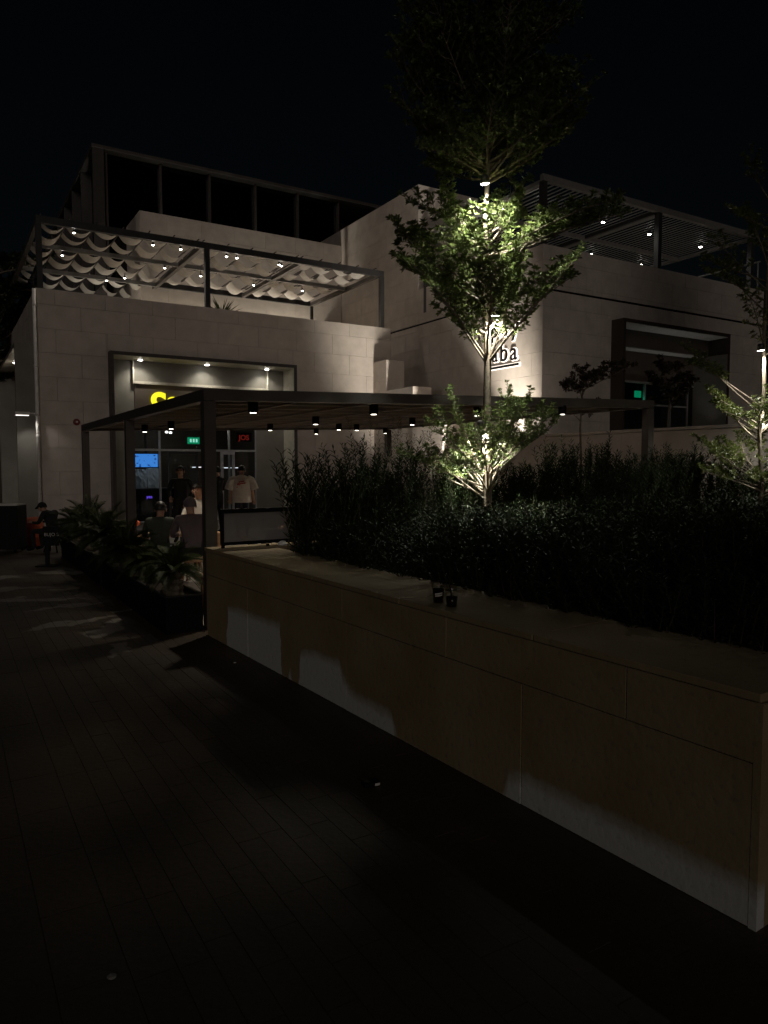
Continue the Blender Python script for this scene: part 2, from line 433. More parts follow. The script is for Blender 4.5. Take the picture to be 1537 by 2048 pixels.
# portal round the shop front
pf = L.boxes('portal_frame', [((1.74, 1.83), (-.30, .50), (0, 4.74)), ((7.11, 7.20), (-.30, .50), (0, 4.74)), ((1.83, 7.11), (-.30, .50), (4.65, 4.74))], 'portal_metal')
L.box('soffit', (1.835, 7.105), (-.28, .50), (4.632, 4.648), 'trim_light')
L.box('jamb_lining', (7.09, 7.108), (-.28, .50), (0, 4.63), 'trim_light')
L.box('wall_panel', (1.83, 7.09), (.50, .56), (3.02, 4.63), 'panel_grey')
L.box('wall_panel', (1.83, 2.50), (.50, .56), (0, 3.015), 'panel_grey')
L.box('wall_panel', (6.16, 7.09), (.50, .56), (0, 3.015), 'panel_grey')
L.box('sign_panel', (2.52, 6.50), (.46, .498), (3.05, 3.97), 'panel_brown')
L.boxes('trim', [((2.47, 2.51), (.40, .498), (4.055, 4.63)), ((6.50, 6.54), (.40, .498), (4.055, 4.63)), ((2.47, 6.54), (.40, .498), (3.975, 4.05))], 'trim_light')
for lt in (2.62, 4.52, 6.38):
    L.lathe('downlight', (lt, .12, 4.60), [(.066, 0), (.072, .005), (.072, .031)], 'dark_metal', n=12)
    L.lathe('downlight_lens', (lt, .12, 4.590), [(.001, 0), (.062, .002), (.062, .009)], 'lamp_white', n=12)
    L.light('SPOT', (lt, .12, 4.58), 40, (1, .93, .80), .03, spot=120, blend=.8, aim=(0, .25, -1))
# yellow letters on the sign panel
for ch, lt, sz in (('C', 3.17, .52), ('o', 3.58, .52), ('o', 4.02, .52)):
    o = text_mesh('sign_letter', ch, sz, .03, 'sign_yellow', font_off=.045); o.parent = L.e
    o.location = (lt, .42, 3.37); o.rotation_euler = (R(90), 0, 0)
# glazing
gl_s = .54
for g0, g1, z0, z1 in ((2.50, 3.19, 2.15, 3.0), (3.23, 5.28, 2.15, 3.0), (5.32, 6.14, 2.15, 3.0), (2.50, 3.19, .05, 2.08), (5.32, 6.14, .05, 2.08), (3.23, 3.45, .05, 2.08)):
    L.box('window_pane', (g0, g1), (gl_s, gl_s + .012), (z0, z1), 'glass')
mull = [((a, a + .05), (gl_s - .03, gl_s + .05), (0, 3.0)) for a in (2.455, 3.185, 5.275, 6.135)] 
for mm_ in mull: L.box('mullion', *mm_, 'glass_frame')
for a0, a1 in ((2.506, 3.184), (3.236, 5.274), (5.326, 6.134)): L.box('transom', (a0, a1), (gl_s - .028, gl_s + .048), (2.085, 2.145), 'glass_frame')
# entrance door, one leaf standing open
dr = L.boxes('door', [((3.46, 3.53), (.55, .60), (0, 2.08)), ((4.28, 4.35), (.55, .60), (0, 2.08)), ((3.53, 4.28), (.55, .60), (2.0, 2.08)), ((3.53, 4.28), (.55, .60), (0, .12))], 'dark_metal')
L.box('door_pane', (3.54, 4.27), (.57, .58), (.13, 1.99), 'glass', dr)
do = L.boxes('door', [((4.82, 4.90), (-.10, -.05), (0, 2.08)), ((5.17, 5.25), (-.10, -.05), (0, 2.08)), ((4.90, 5.17), (-.10, -.05), (1.99, 2.08)), ((4.90, 5.17), (-.10, -.05), (0, .1))], 'door_frame')
do['label'] = 'pale framed door leaf standing open'
L.box('door_pane', (4.91, 5.16), (-.08, -.07), (.11, 1.98), 'glass', do)
# room behind the glass
L.boxes('room_shell', [((2.0, 7.0), (5.0, 5.1), (.0, 3.0)), ((1.95, 2.0), (.62, 5.1), (0, 3.0)), ((7.0, 7.05), (.62, 5.1), (0, 3.0)), ((1.95, 7.05), (.62, 5.1), (3.02, 3.08))], 'panel_brown')
L.box('room_floor', (1.95, 7.05), (.62, 5.1), (.0, .02), 'floor_tile')
L.light('POINT', (4.4, 2.6, 2.85), 10, (1, .9, .75), .1)  # fill light added for the room, no fixture
L.light('SPOT', (3.0, 1.0, 2.95), 36, (.75, .86, 1), .05, spot=90)  # added fill spot over the counter machines, no fixture
# left side portal with two downlights
L.boxes('portal_frame', [((-.50, .0), (.42, .52), (0, 4.86)), ((-.50, .0), (.53, 6.80), (4.78, 4.86)), ((-.50, .0), (6.80, 6.92), (0, 4.86))], 'panel_grey')
L.box('soffit', (-.49, -.01), (.53, 6.79), (4.768, 4.778), 'trim_light')
L.box('window_pane', (.05, .07), (.53, 6.79), (0, 4.76), 'glass_dark')
for ls in (1.5, 3.6):
    L.lathe('downlight', (-.22, ls, 4.735), [(.075, 0), (.08, .005), (.08, .032)], 'dark_metal', n=12)
    L.lathe('downlight_lens', (-.22, ls, 4.724), [(.001, 0), (.07, .002), (.07, .009)], 'lamp_white', n=12)
    L.light('SPOT', (-.22, ls, 4.71), 80, (1, .95, .86), .03, spot=130, blend=.8)
# white drain pipe on the corner
dp = L.tube('drain_pipe', [(-.045, -.045, 0.0), (-.045, -.045, 6.2)], .045, 'white_paint', n=12)
for zc in (.6, 2.4, 4.2, 5.75): L.lathe('pipe_clip', (-.045, -.045, zc), [(.053, 0), (.055, .01), (.055, .05), (.053, .06)], 'white_paint', dp, n=12)
# blue glass balustrade on the side parapet
L.box('glass_balustrade', (.10, .12), (.2, 13.8), (6.25, 7.0), 'glass_blue')

# stepped stair parapet at the right end of the shop block
st = Thing('stair_parapet', 'stepped cream stone parapet between the shop block and the taller wall', 'parapet', BF, (10.1, -3.9, 0))
for s0, s1, zt in ((-.81, -.005, 5.06), (-2.35, -.815, 4.07), (-3.9, -2.355, 3.05), (-5.4, -3.905, 2.0)):
    st.box('stone_block', (10.12, 10.77), (s0, s1), (0, zt), 'stone')
    clad(st, 't', 10.12, -1, s0, s1, max(0, zt - 1.24), zt, m='stone')
    clad(st, 's', s0, -1, 10.09, 10.77, max(0, zt - 1.24), zt, m='stone')

# ================================================================== TERRACE CANOPY
CA = Thing('terrace_canopy', 'black steel terrace canopy hung with scalloped cream fabric strips', 'canopy', BF, (0, 0, ZP))
CZ0, CZ1 = 7.92, 8.10
for pt in (.12, 4.56, 10.48): CA.box('post', (pt - .07, pt + .07), (.05, .19), (ZP, CZ0), 'dark_metal')
for pt, ps in ((.12, 8.4), (10.44, 5.38)): CA.box('post', (pt - .05, pt + .05), (ps - .05, ps + .05), (5.32, CZ0), 'dark_metal')
CA.box('front_beam', (.06, 10.54), (.05, .18), (CZ0, CZ1), 'dark_metal')
CA.box('back_beam', (4.52, 10.36), (5.32, 5.44), (CZ0, CZ1), 'dark_metal')
CA.box('back_beam', (.18, 4.38), (8.34, 8.46), (CZ0, CZ1), 'dark_metal')
for ct, c1 in ((.12, 8.46), (4.45, 8.46), (7.60, 5.31), (10.42, 5.44)): CA.box('cross_beam', (ct - .06, ct + .06), (.19, c1), (CZ0 + .005, CZ1 - .05), 'bronze_metal')
for p0, p1 in ((.19, 4.38), (4.52, 7.53), (7.67, 10.35)):
    CA.box('purlin', (p0, p1), (2.41, 2.51), (CZ0 + .01, CZ1 - .05), 'pale_metal')
CA.box('purlin', (.19, 4.38), (5.33, 5.43), (CZ0 + .01, CZ1 - .05), 'pale_metal')
def drape_mesh(w, l, sag, seed):
    r_ = random.Random(seed); nx, ny = 12, 6; V = []
    k1, k2, ph = r_.uniform(.6, 1.3), r_.uniform(-.06, .06), r_.uniform(0, 6)
    for j in range(ny + 1):
        for i in range(nx + 1):
            x = -1 + 2 * i / nx; y = j / ny
            sg = sag * (1 + .10 * math.sin(ph + 3 * y)) 
            z = -sg * (1 - abs(x) ** 2.2) + .006 * math.sin(9 * y + ph + 4 * x) * (1 - x * x)
            V.append((x * w / 2, (y - .5) * l + k2 * (1 - x * x), z))
    F = [(j*(nx+1)+i, j*(nx+1)+i+1, (j+1)*(nx+1)+i+1, (j+1)*(nx+1)+i) for j in range(ny) for i in range(nx)]
    me = bpy.data.meshes.new('fabric_strip'); me.from_pydata(V, [], F); me.materials.append(MAT['fabric'])
    me.polygons.foreach_set('use_smooth', [True] * len(F)); return me
dmesh = {}
for (b0, b1, ncol, rows) in ((.20, 4.37, 6, ((.22, 2.40), (2.52, 5.31), (5.45, 8.32))), (4.53, 7.52, 4, ((.22, 2.40), (2.52, 5.30))), (7.68, 10.34, 4, ((.22, 2.40), (2.52, 5.30)))):
    w = (b1 - b0) / ncol
    for r0, r1 in rows:
        for c in range(ncol + 1):
            x = b0 + c * w
            CA.box('fabric_rail', (x - .012, x + .012), (r0 + .005, r1 - .005), (8.19, 8.22), 'dark_metal')
        for c in range(ncol):
            n_str = 2
            ln = (r1 - r0) / n_str
            for q in range(n_str):
                sag = (.20, .23, .26)[rng.randrange(3)]; key = (round(w, 3), round(ln, 3), sag, rng.randrange(3))
                if key not in dmesh: dmesh[key] = drape_mesh(w - .03, ln * rng.choice((.40, .48)), sag, len(dmesh))
                o = bpy.data.objects.new('fabric_strip', dmesh[key]); COL.objects.link(o); o.parent = CA.e
                o.location = Vector((b0 + (c + .5) * w, r0 + (q + .5) * ln + rng.uniform(-.08, .08), 8.20)) - CA.at
# spotlights clipped under the canopy
bulbs = [(150, 468), (125, 515), (203, 577), (307, 494), (383, 484), (455, 516), (402, 556), (516, 491), (563, 536), (508, 574), (603, 507), (330, 540), (250, 560), (605, 585)]
def ray(px, py):
    v = -(py - 1024) / FPX
    return Vector(((px - 768.5) / FPX, math.cos(PITCH) + math.sin(PITCH) * v, -math.sin(PITCH) + math.cos(PITCH) * v))
def on_z(px, py, z):
    r_ = ray(px, py); return Vector((0, 0, CAMH)) + r_ * ((z - CAMH) / r_.z)
ordinal = ['first', 'second', 'third', 'fourth', 'fifth', 'sixth', 'seventh', 'eighth', 'ninth', 'tenth', 'eleventh', 'twelfth', 'thirteenth', 'fourteenth']
bp_ = []
for px, py in bulbs:
    q = BF.inv(on_z(px, py, 7.80)); bp_.append((min(max(q.x, .4), 10.2), min(max(q.y, .3), 5.1)))
bp_.sort()
for i, (bt, bs) in enumerate(bp_):
    T = Thing('canopy_spotlight', f'small white spotlight hanging under the fabric canopy, {ordinal[i]} from the left', 'spotlight', BF, (bt, bs, 7.96), 'spotlights under the terrace canopy')
    dz_ = .10
    T.tube('stem', [(bt, bs, 8.06), (bt, bs, 7.83 + dz_)], .008, 'dark_metal', n=6)
    T.lathe('lamp_body', (bt, bs, 7.76 + dz_), [(.035, 0), (.038, .01), (.03, .07), (.012, .085)], 'dark_metal', n=10)
    T.lathe('lens', (bt, bs, 7.745 + dz_), [(.004, 0), (.030, .004), (.034, .014)], 'lamp_white', n=10)
    T.light('SPOT', (bt, bs, 7.73 + dz_), 30.0, (1, .91, .78), .03, spot=160, blend=.6)

# ================================================================== PENTHOUSE BLOCK BEHIND
M = Thing('upper_building', 'upper block with cream stone band and dark glass penthouse above the terrace', 'building', BF, (2.76, 5.8, 0))
M.boxes('wall_core', [((4.03, 12.0), (5.83, 6.1), (0, 10.58)), ((4.03, 4.33), (6.11, 20), (0, 10.58)), ((4.33, 12.0), (6.11, 20), (10.3, 10.4))], 'stone')
clad(M, 's', 5.83, -1, 4.0, 11.98, 5.32, 10.60, shift=.3)
clad(M, 't', 4.03, -1, 5.8, 16, 6.5, 10.60, shift=.1)
GS, GT, GZ = 7.5, 2.76, 13.25
fin_t = [3.30, 5.27, 7.18, 9.09, 10.98, 12.9]
M.boxes('roof', [((GT, 16), (GS, 22), (GZ - .10, GZ))], 'bronze_metal')
M.box('roof_soffit', (GT + .01, 15.9), (GS + .01, GS + .40), (GZ - .125, GZ - .103), 'pale_metal')
M.box('roof_soffit', (GT + .01, GT + .40), (GS + .41, 21.9), (GZ - .125, GZ - .103), 'pale_metal')
for ft in fin_t: M.box('mullion', (ft - .04, ft + .04), (GS + .25, GS + .42), (8.5, GZ - .127), 'bronze_metal')
ed = [GT + .42] + fin_t
for a, b_ in zip(ed[:-1], ed[1:]): M.box('window_pane', (a + .052, b_ - .052), (GS + .43, GS + .45), (8.5, GZ - .127), 'glass_dark')
fs = [GS + .02] + [GS + 2.6 + 2.25 * k for k in range(6)]
for f_ in fs: M.box('mullion', (GT + .02, GT + .42), (f_, f_ + .08), (6.5, GZ - .127), 'portal_metal')
for a, b_ in zip(fs[:-1], fs[1:]): M.box('window_pane', (GT + .425, GT + .445), (a + .082, b_ - .002), (6.5, GZ - .127), 'glass_dark')
M.box('inner_wall', (GT + 1.6, 15.5), (GS + 2.4, GS + 2.5), (8.5, GZ - .2), 'core')
M.box('inner_wall', (GT + 1.6, GT + 1.7), (GS + 2.51, 21), (6.5, GZ - .2), 'core')
for wt in (6.9, 9.3):          # terrace wall lights on the back wall
    M.box('wall_light', (wt - .06, wt + .06), (5.70, 5.795), (6.0, 6.09), 'black')
for wt, pw_ in ((4.9, 160), (6.6, 190), (8.3, 280), (9.9, 380), (2.6, 120)):          # floor uplights against the back wall
    M.lathe('floor_uplight', (wt, 5.38, 5.325), [(.07, 0), (.075, .01), (.075, .05), (.06, .055)], 'dark_metal', n=12)
    M.light('SPOT', (wt, 5.38, 5.41), pw_, (1, .91, .76), .05, spot=110, blend=.9, aim=(.15, .50, 1))
for wt in (5.4, 9.0):                                               # unseen lights added behind the stone band to brighten the penthouse soffit
    M.lathe('added_balcony_light', (wt, 6.9, 10.41), [(.07, 0), (.075, .01), (.075, .05), (.06, .055)], 'dark_metal', n=12)
    M.light('SPOT', (wt, 6.9, 10.49), 7, (1, .90, .74), .05, spot=170, blend=.9, aim=(0, .1, 1))

# ================================================================== HALL BLOCK (right)
TR, CS = 12.0, -5.92
Rb = Thing('hall_building', 'tall cream stone hall block with glowing sign and dark framed window bay', 'building', BF, (TR, CS, 0))
RT = 22.3
Rb.boxes('wall_core', [((TR + .03, TR + .33), (CS + .03, .23), (0, 7.68)), ((TR + .03, TR + .33), (.231, 21), (0, 11.22)), ((TR + .34, 14.6), (.231, .53), (0, 11.22)),
                       ((TR + .34, 14.73), (CS + .03, CS + .33), (0, 7.68)), ((19.80, RT), (CS + .03, CS + .33), (0, 7.68)), ((14.73, 19.80), (CS + .03, CS + .33), (5.90, 7.68)),
                       ((RT - .3, RT), (CS + .34, 8), (0, 7.68)), ((14.3, 14.6), (.54, 12), (7, 11.22))], 'stone')
Rb.box('roof_floor', (TR + .34, RT - .31), (CS + .34, 8), (6.7, 6.85), 'floor_tile')
GRV = (-40, 40, 6.475, 6.535)
clad(Rb, 't', TR + .03, -1, CS, .20, 1.3, 7.70 + .2, holes=[GRV, (-40, 40, 7.70, 9)], shift=.2)
clad(Rb, 't', TR + .03, -1, .20, 5.79, 3.7, 11.25, holes=[GRV], shift=.45)
clad(Rb, 't', TR + .03, -1, 5.8, 12, 10.0, 11.25)
clad(Rb, 's', .23, -1, TR, 14.6, 6.9, 11.25)
clad(Rb, 's', CS + .03, -1, TR, RT, 1.3, 7.70 + .2, holes=[GRV, (-40, 40, 7.70, 9), (14.73, 19.80, 0, 5.92)], shift=.2)
Rb.boxes('groove', [((TR + .012, TR + .029), (CS + .03, 5.7), (6.48, 6.53)), ((TR + .03, RT), (CS + .012, CS + .029), (6.48, 6.53))], 'black')
# window bay
PS = CS - .45
Rb.boxes('portal_frame', [((14.73, 14.83), (PS, -5.0), (0, 5.92)), ((19.70, 19.80), (PS, -5.0), (0, 5.92)), ((14.83, 19.70), (PS, -5.0), (5.82, 5.92))], 'portal_brown')
Rb.box('soffit', (14.835, 19.695), (PS + .03, -5.66), (5.80, 5.818), 'soffit_white')
Rb.box('fascia_panel', (14.83, 19.70), (-5.65, -5.57), (5.30, 5.798), 'panel_brown')
Rb.box('soffit', (14.835, 19.695), (-5.56, -5.11), (5.282, 5.298), 'soffit_white')
Rb.box('fascia_panel', (14.83, 19.70), (-5.10, -5.04), (4.36, 5.28), 'panel_brown')
Rb.box('jamb_lining', (19.68, 19.698), (PS + .02, -5.11), (0, 5.28), 'panel_grey')
Rb.box('head_trim', (14.84, 19.67), (-5.17, -5.105), (4.29, 4.355), 'pale_metal')
for a in (14.84, 16.05, 17.22, 18.48, 19.37): Rb.box('mullion', (a, a + .05), (-5.14, -5.06), (.5, 4.285), 'pale_metal')
for a, b_ in ((14.895, 16.045), (16.105, 17.215), (17.275, 18.475), (18.535, 19.365)):
    Rb.box('window_pane', (a, b_), (-5.10, -5.09), (.5, 3.60), 'glass_smoke'); Rb.box('window_pane', (a, b_), (-5.10, -5.09), (3.66, 4.285), 'glass_smoke')
    Rb.box('transom', (a, b_), (-5.13, -5.07), (3.605, 3.655), 'pale_metal')
Rb.box('room_shell', (14.5, 19.9), (-2.0, -1.9), (.0, 4.6), 'core')
for wt in (15.9, 17.6, 19.0):  # unseen uplights added to light the bay soffits
    Rb.lathe('added_bay_light', (wt, -5.95, 2.0), [(.06, 0), (.065, .01), (.065, .05), (.05, .055)], 'dark_metal', n=12)
    Rb.light('SPOT', (wt, -5.95, 2.08), 16, (1, .96, .9), .05, spot=70, blend=.9, aim=(0, .05, 1))
Rb.box('bay_sill', (14.84, 19.67), (PS + .05, -5.2), (1.9, 1.998), 'panel_brown')
# roof edge railing
rl = Rb.tube('railing', [(RT - .12, -.8, 8.70), (RT - .12, CS + .1, 8.70)], .028, 'pale_metal')
for s_ in (-1.0, -3.4, -5.75): Rb.tube('railing_post', [(RT - .12, s_, 7.68), (RT - .12, s_, 8.68)], .022, 'pale_metal', rl)

# glowing sign on the side wall: dark letters with a lit halo behind
SG = Thing('hall_sign', 'halo lit sign with dark serif letters on the cream side wall', 'sign', BF, (TR - .03, -5.0, 4.5))
for body, s_, z_, sz in (('a', -3.98, 4.74, .62), ('b', -4.38, 4.72, .74), ('a', -4.80, 4.70, .74), ('y', -4.86, 5.42, .72), ('o', -4.40, 5.44, .62), ('p', -3.96, 5.46, .62)):
    h = text_mesh('letter_halo', body, sz, .004, 'halo', font_off=.028); h.parent = SG.e
    f = text_mesh('letter', body, sz, .012, 'black', font_off=.004); f.parent = SG.e
    for o, d_ in ((h, -.012), (f, -.055)):
        o.location = Vector((TR + d_, s_, z_)) - SG.at; o.rotation_euler = (R(90), 0, R(-90))
SG.box('underline_halo', (TR - .016, TR - .004), (-5.06, -3.55), (4.50, 4.62), 'halo')
SG.box('underline', (TR - .065, TR - .045), (-5.03, -3.58), (4.525, 4.595), 'black')

# pole floodlights washing the side wall of the hall
for lab, ft, fs_ in (('pole floodlight washing the cream side wall of the hall', 9.9, -6.15),):
    T = Thing('pole_floodlight', lab, 'floodlight', BF, (ft, fs_, 0))
    T.box('housing', (ft - .14, ft + .14), (fs_ - .10, fs_ + .10), (.76, .90), 'dark_metal', bevel=.01); T.tube('pole', [(ft, fs_, 0), (ft, fs_, .765)], .03, 'dark_metal')
    T.box('lens', (ft - .12, ft + .12), (fs_ - .08, fs_ + .08), (.901, .905), 'lamp_white')
    T.light('SPOT', (ft, fs_, .93), 3000, (1, .91, .78), .25, spot=84, blend=.7, aim=(.55, .9, .85))

# slatted roof pergola
SP = Thing('roof_pergola', 'slatted steel pergola on the hall roof with small spotlights', 'pergola', BF, (TR, CS, 7.7))
for pt in (12.08, 16.86, 21.66): SP.box('post', (pt - .08, pt + .08), (CS + .05, CS + .21), (7.71, 9.40), 'dark_metal')
for pt in (12.08, 16.86, 21.66): SP.box('post', (pt - .08, pt + .08), (-.30, -.14), (6.86, 9.40), 'dark_metal')
SP.box('beam', (12.0, 21.78), (CS + .04, CS + .18), (9.40, 9.58), 'pale_metal')
SP.box('beam', (12.0, 21.78), (-.26, -.12), (9.40, 9.58), 'pale_metal')
SP.box('beam', (12.0, 21.78), (-2.94, -2.80), (9.34, 9.455), 'pale_metal')
for pt in (12.07, 16.86, 21.70): SP.box('beam', (pt - .07, pt + .07), (CS + .19, -.27), (9.345, 9.45), 'pale_metal')
SP.boxes('beam', [((16.70, 16.785), (CS + .19, -.27), (9.35, 9.45))], 'dark_metal')
nsl = 47
for k in range(nsl):
    x = 12.22 + k * (21.5 - 12.22) / (nsl - 1)
    key = 'slat'
    if key not in MESH_CACHE:
        V, F = box_vf((-.027, CS + .19, 0), (.027, -.27, .012)); me = bpy.data.meshes.new('slat'); me.from_pydata(V, [], F); me.materials.append(MAT['slat_metal']); MESH_CACHE[key] = me
    o = bpy.data.objects.new('slat', MESH_CACHE[key]); COL.objects.link(o); o.parent = SP.e
    o.location = Vector((x, 0, 9.458)) - SP.at; 
rp = sorted([(13.15, -4.5), (15.88, -4.48), (18.11, -4.45), (20.80, -4.46), (18.17, -1.85), (20.86, -1.85)], key=lambda v: (v[1] > -3, v[0]))
names = ['front row, first from the tree', 'front row, second from the tree', 'front row, third from the tree', 'front row, farthest right', 'back row, nearer the tree', 'back row, farther right']
for (bt, bs), w_ in zip(rp, names):
    T = Thing('roof_spotlight', f'small white spotlight under the slatted roof pergola, {w_}', 'spotlight', BF, (bt, bs, 9.44), 'spotlights under the roof pergola')
    T.lathe('lamp_body', (bt, bs, 9.33), [(.05, 0), (.055, .01), (.05, .10), (.02, .125)], 'dark_metal', n=10)
    T.lathe('lens', (bt, bs, 9.31), [(.004, 0), (.05, .005), (.053, .019)], 'lamp_white', n=10)
    T.light('SPOT', (bt, bs, 9.29), 26, (1, .95, .85), .04, spot=165, blend=.5)

# ================================================================== RAISED BED: low stone wall, soil, garden wall
WL = Frame(-1.729, 7.002, R(-56.064))            # t along the wall toward the camera, s into the bed
LW, ZT = 5.46, .86
PW = Thing('planter_wall', 'low cream stone planter wall with broad ledge and paler patches along its base', 'wall', WL)
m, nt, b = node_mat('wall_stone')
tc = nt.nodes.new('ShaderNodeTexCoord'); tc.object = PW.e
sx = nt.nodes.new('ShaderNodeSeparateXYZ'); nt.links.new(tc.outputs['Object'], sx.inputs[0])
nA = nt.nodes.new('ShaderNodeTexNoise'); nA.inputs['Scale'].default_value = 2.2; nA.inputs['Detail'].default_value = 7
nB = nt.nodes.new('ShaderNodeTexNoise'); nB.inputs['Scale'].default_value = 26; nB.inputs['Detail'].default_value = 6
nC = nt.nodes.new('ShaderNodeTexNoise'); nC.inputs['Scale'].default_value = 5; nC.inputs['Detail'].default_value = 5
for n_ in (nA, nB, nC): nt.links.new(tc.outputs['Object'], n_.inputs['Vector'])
# jitter of the outline of the paler base patches
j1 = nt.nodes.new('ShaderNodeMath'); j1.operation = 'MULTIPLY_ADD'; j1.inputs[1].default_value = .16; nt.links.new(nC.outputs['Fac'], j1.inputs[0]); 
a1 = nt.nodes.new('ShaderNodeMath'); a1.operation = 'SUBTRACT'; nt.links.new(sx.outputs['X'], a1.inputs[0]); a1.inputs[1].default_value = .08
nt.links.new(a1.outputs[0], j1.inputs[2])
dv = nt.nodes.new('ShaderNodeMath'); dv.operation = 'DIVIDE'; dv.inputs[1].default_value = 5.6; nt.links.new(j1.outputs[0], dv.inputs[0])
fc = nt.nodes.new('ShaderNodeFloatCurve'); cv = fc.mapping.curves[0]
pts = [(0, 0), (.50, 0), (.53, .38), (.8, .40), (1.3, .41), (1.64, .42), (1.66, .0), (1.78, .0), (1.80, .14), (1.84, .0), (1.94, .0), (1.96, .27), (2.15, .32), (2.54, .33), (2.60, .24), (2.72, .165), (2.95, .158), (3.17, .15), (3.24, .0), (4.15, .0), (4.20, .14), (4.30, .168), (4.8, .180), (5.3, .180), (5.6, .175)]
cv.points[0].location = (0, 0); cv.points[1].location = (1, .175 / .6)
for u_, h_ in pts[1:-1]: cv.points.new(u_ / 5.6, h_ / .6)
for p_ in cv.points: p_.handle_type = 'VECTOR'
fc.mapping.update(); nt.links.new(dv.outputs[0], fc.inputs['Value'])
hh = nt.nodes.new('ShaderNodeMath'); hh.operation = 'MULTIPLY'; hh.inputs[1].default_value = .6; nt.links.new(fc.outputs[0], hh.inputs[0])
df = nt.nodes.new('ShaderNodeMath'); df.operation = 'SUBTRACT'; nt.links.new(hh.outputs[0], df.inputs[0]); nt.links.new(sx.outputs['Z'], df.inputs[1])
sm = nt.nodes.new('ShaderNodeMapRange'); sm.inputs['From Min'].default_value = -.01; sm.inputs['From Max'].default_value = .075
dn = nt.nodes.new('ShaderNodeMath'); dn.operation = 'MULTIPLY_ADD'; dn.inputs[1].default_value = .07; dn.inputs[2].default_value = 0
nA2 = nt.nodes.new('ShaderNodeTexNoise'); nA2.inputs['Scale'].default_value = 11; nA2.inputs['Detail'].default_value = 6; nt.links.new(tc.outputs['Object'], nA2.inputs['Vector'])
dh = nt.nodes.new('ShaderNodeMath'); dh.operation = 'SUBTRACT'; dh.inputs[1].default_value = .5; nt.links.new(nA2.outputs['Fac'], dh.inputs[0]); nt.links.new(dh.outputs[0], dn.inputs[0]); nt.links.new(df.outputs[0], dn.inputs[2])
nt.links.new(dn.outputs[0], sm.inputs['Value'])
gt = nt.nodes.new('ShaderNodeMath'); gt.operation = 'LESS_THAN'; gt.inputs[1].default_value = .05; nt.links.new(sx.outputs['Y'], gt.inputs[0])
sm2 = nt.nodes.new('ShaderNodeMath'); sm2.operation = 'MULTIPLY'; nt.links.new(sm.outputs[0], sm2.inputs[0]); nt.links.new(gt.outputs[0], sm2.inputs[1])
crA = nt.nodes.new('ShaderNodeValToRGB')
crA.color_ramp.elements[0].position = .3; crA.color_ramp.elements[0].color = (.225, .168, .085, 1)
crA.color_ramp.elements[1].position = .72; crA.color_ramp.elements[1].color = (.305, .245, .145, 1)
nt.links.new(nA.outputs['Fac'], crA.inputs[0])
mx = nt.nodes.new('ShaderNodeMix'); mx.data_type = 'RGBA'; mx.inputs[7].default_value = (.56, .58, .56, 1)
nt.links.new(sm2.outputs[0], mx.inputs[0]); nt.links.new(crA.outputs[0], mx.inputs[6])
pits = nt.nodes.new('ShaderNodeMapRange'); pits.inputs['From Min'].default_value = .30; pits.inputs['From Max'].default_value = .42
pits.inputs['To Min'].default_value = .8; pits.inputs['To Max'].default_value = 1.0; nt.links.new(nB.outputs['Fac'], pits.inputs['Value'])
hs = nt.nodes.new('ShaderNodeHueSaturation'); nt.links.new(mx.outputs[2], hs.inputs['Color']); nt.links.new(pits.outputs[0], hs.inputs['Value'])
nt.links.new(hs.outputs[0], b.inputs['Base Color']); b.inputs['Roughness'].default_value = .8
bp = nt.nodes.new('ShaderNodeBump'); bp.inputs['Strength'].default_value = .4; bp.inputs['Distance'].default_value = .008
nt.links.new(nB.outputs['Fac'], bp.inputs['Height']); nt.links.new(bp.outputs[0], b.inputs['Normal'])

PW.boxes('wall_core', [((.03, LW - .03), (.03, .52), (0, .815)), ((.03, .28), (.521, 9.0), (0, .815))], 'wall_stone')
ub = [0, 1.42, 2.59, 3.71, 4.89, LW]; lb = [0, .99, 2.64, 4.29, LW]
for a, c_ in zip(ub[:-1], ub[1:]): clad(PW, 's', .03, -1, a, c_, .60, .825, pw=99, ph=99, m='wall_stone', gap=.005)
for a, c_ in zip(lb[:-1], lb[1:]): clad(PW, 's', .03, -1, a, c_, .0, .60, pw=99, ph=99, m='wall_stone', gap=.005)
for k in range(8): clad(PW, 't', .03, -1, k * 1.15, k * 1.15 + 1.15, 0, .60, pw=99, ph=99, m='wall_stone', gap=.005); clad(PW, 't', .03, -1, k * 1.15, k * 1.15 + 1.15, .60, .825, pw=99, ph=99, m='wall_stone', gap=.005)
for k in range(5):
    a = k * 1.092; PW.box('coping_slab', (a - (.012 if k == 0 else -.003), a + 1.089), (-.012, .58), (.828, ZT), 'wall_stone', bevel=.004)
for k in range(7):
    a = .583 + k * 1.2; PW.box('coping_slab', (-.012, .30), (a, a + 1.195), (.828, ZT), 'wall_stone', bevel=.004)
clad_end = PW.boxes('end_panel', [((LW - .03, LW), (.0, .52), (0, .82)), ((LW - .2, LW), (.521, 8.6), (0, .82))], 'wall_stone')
soil = link_mesh('soil_bed', [WL.w(.28, .50, .74), WL.w(LW - .2, .50, .74), WL.w(LW - .2, 8.6, .74), WL.w(.28, 8.6, .74)], [(0, 1, 2, 3)], 'soil')
tag(soil, 'dark soil filling the raised planting bed', None, kind='structure')
q0 = BF.inv((4.66, 12.6, 0))
GW = Thing('garden_wall', 'plain pale garden wall below the dark window bay', 'wall', BF, (q0.x, q0.y - 6.5, 0))
GW.box('wall_core', (q0.x + .03, q0.x + .35), (q0.y - 6.5, q0.y + 5.8), (0, 2.24), 'stone')
clad(GW, 't', q0.x + .03, -1, q0.y - 6.5, q0.y + 5.8, .75, 2.245, pw=2.4, ph=.75)
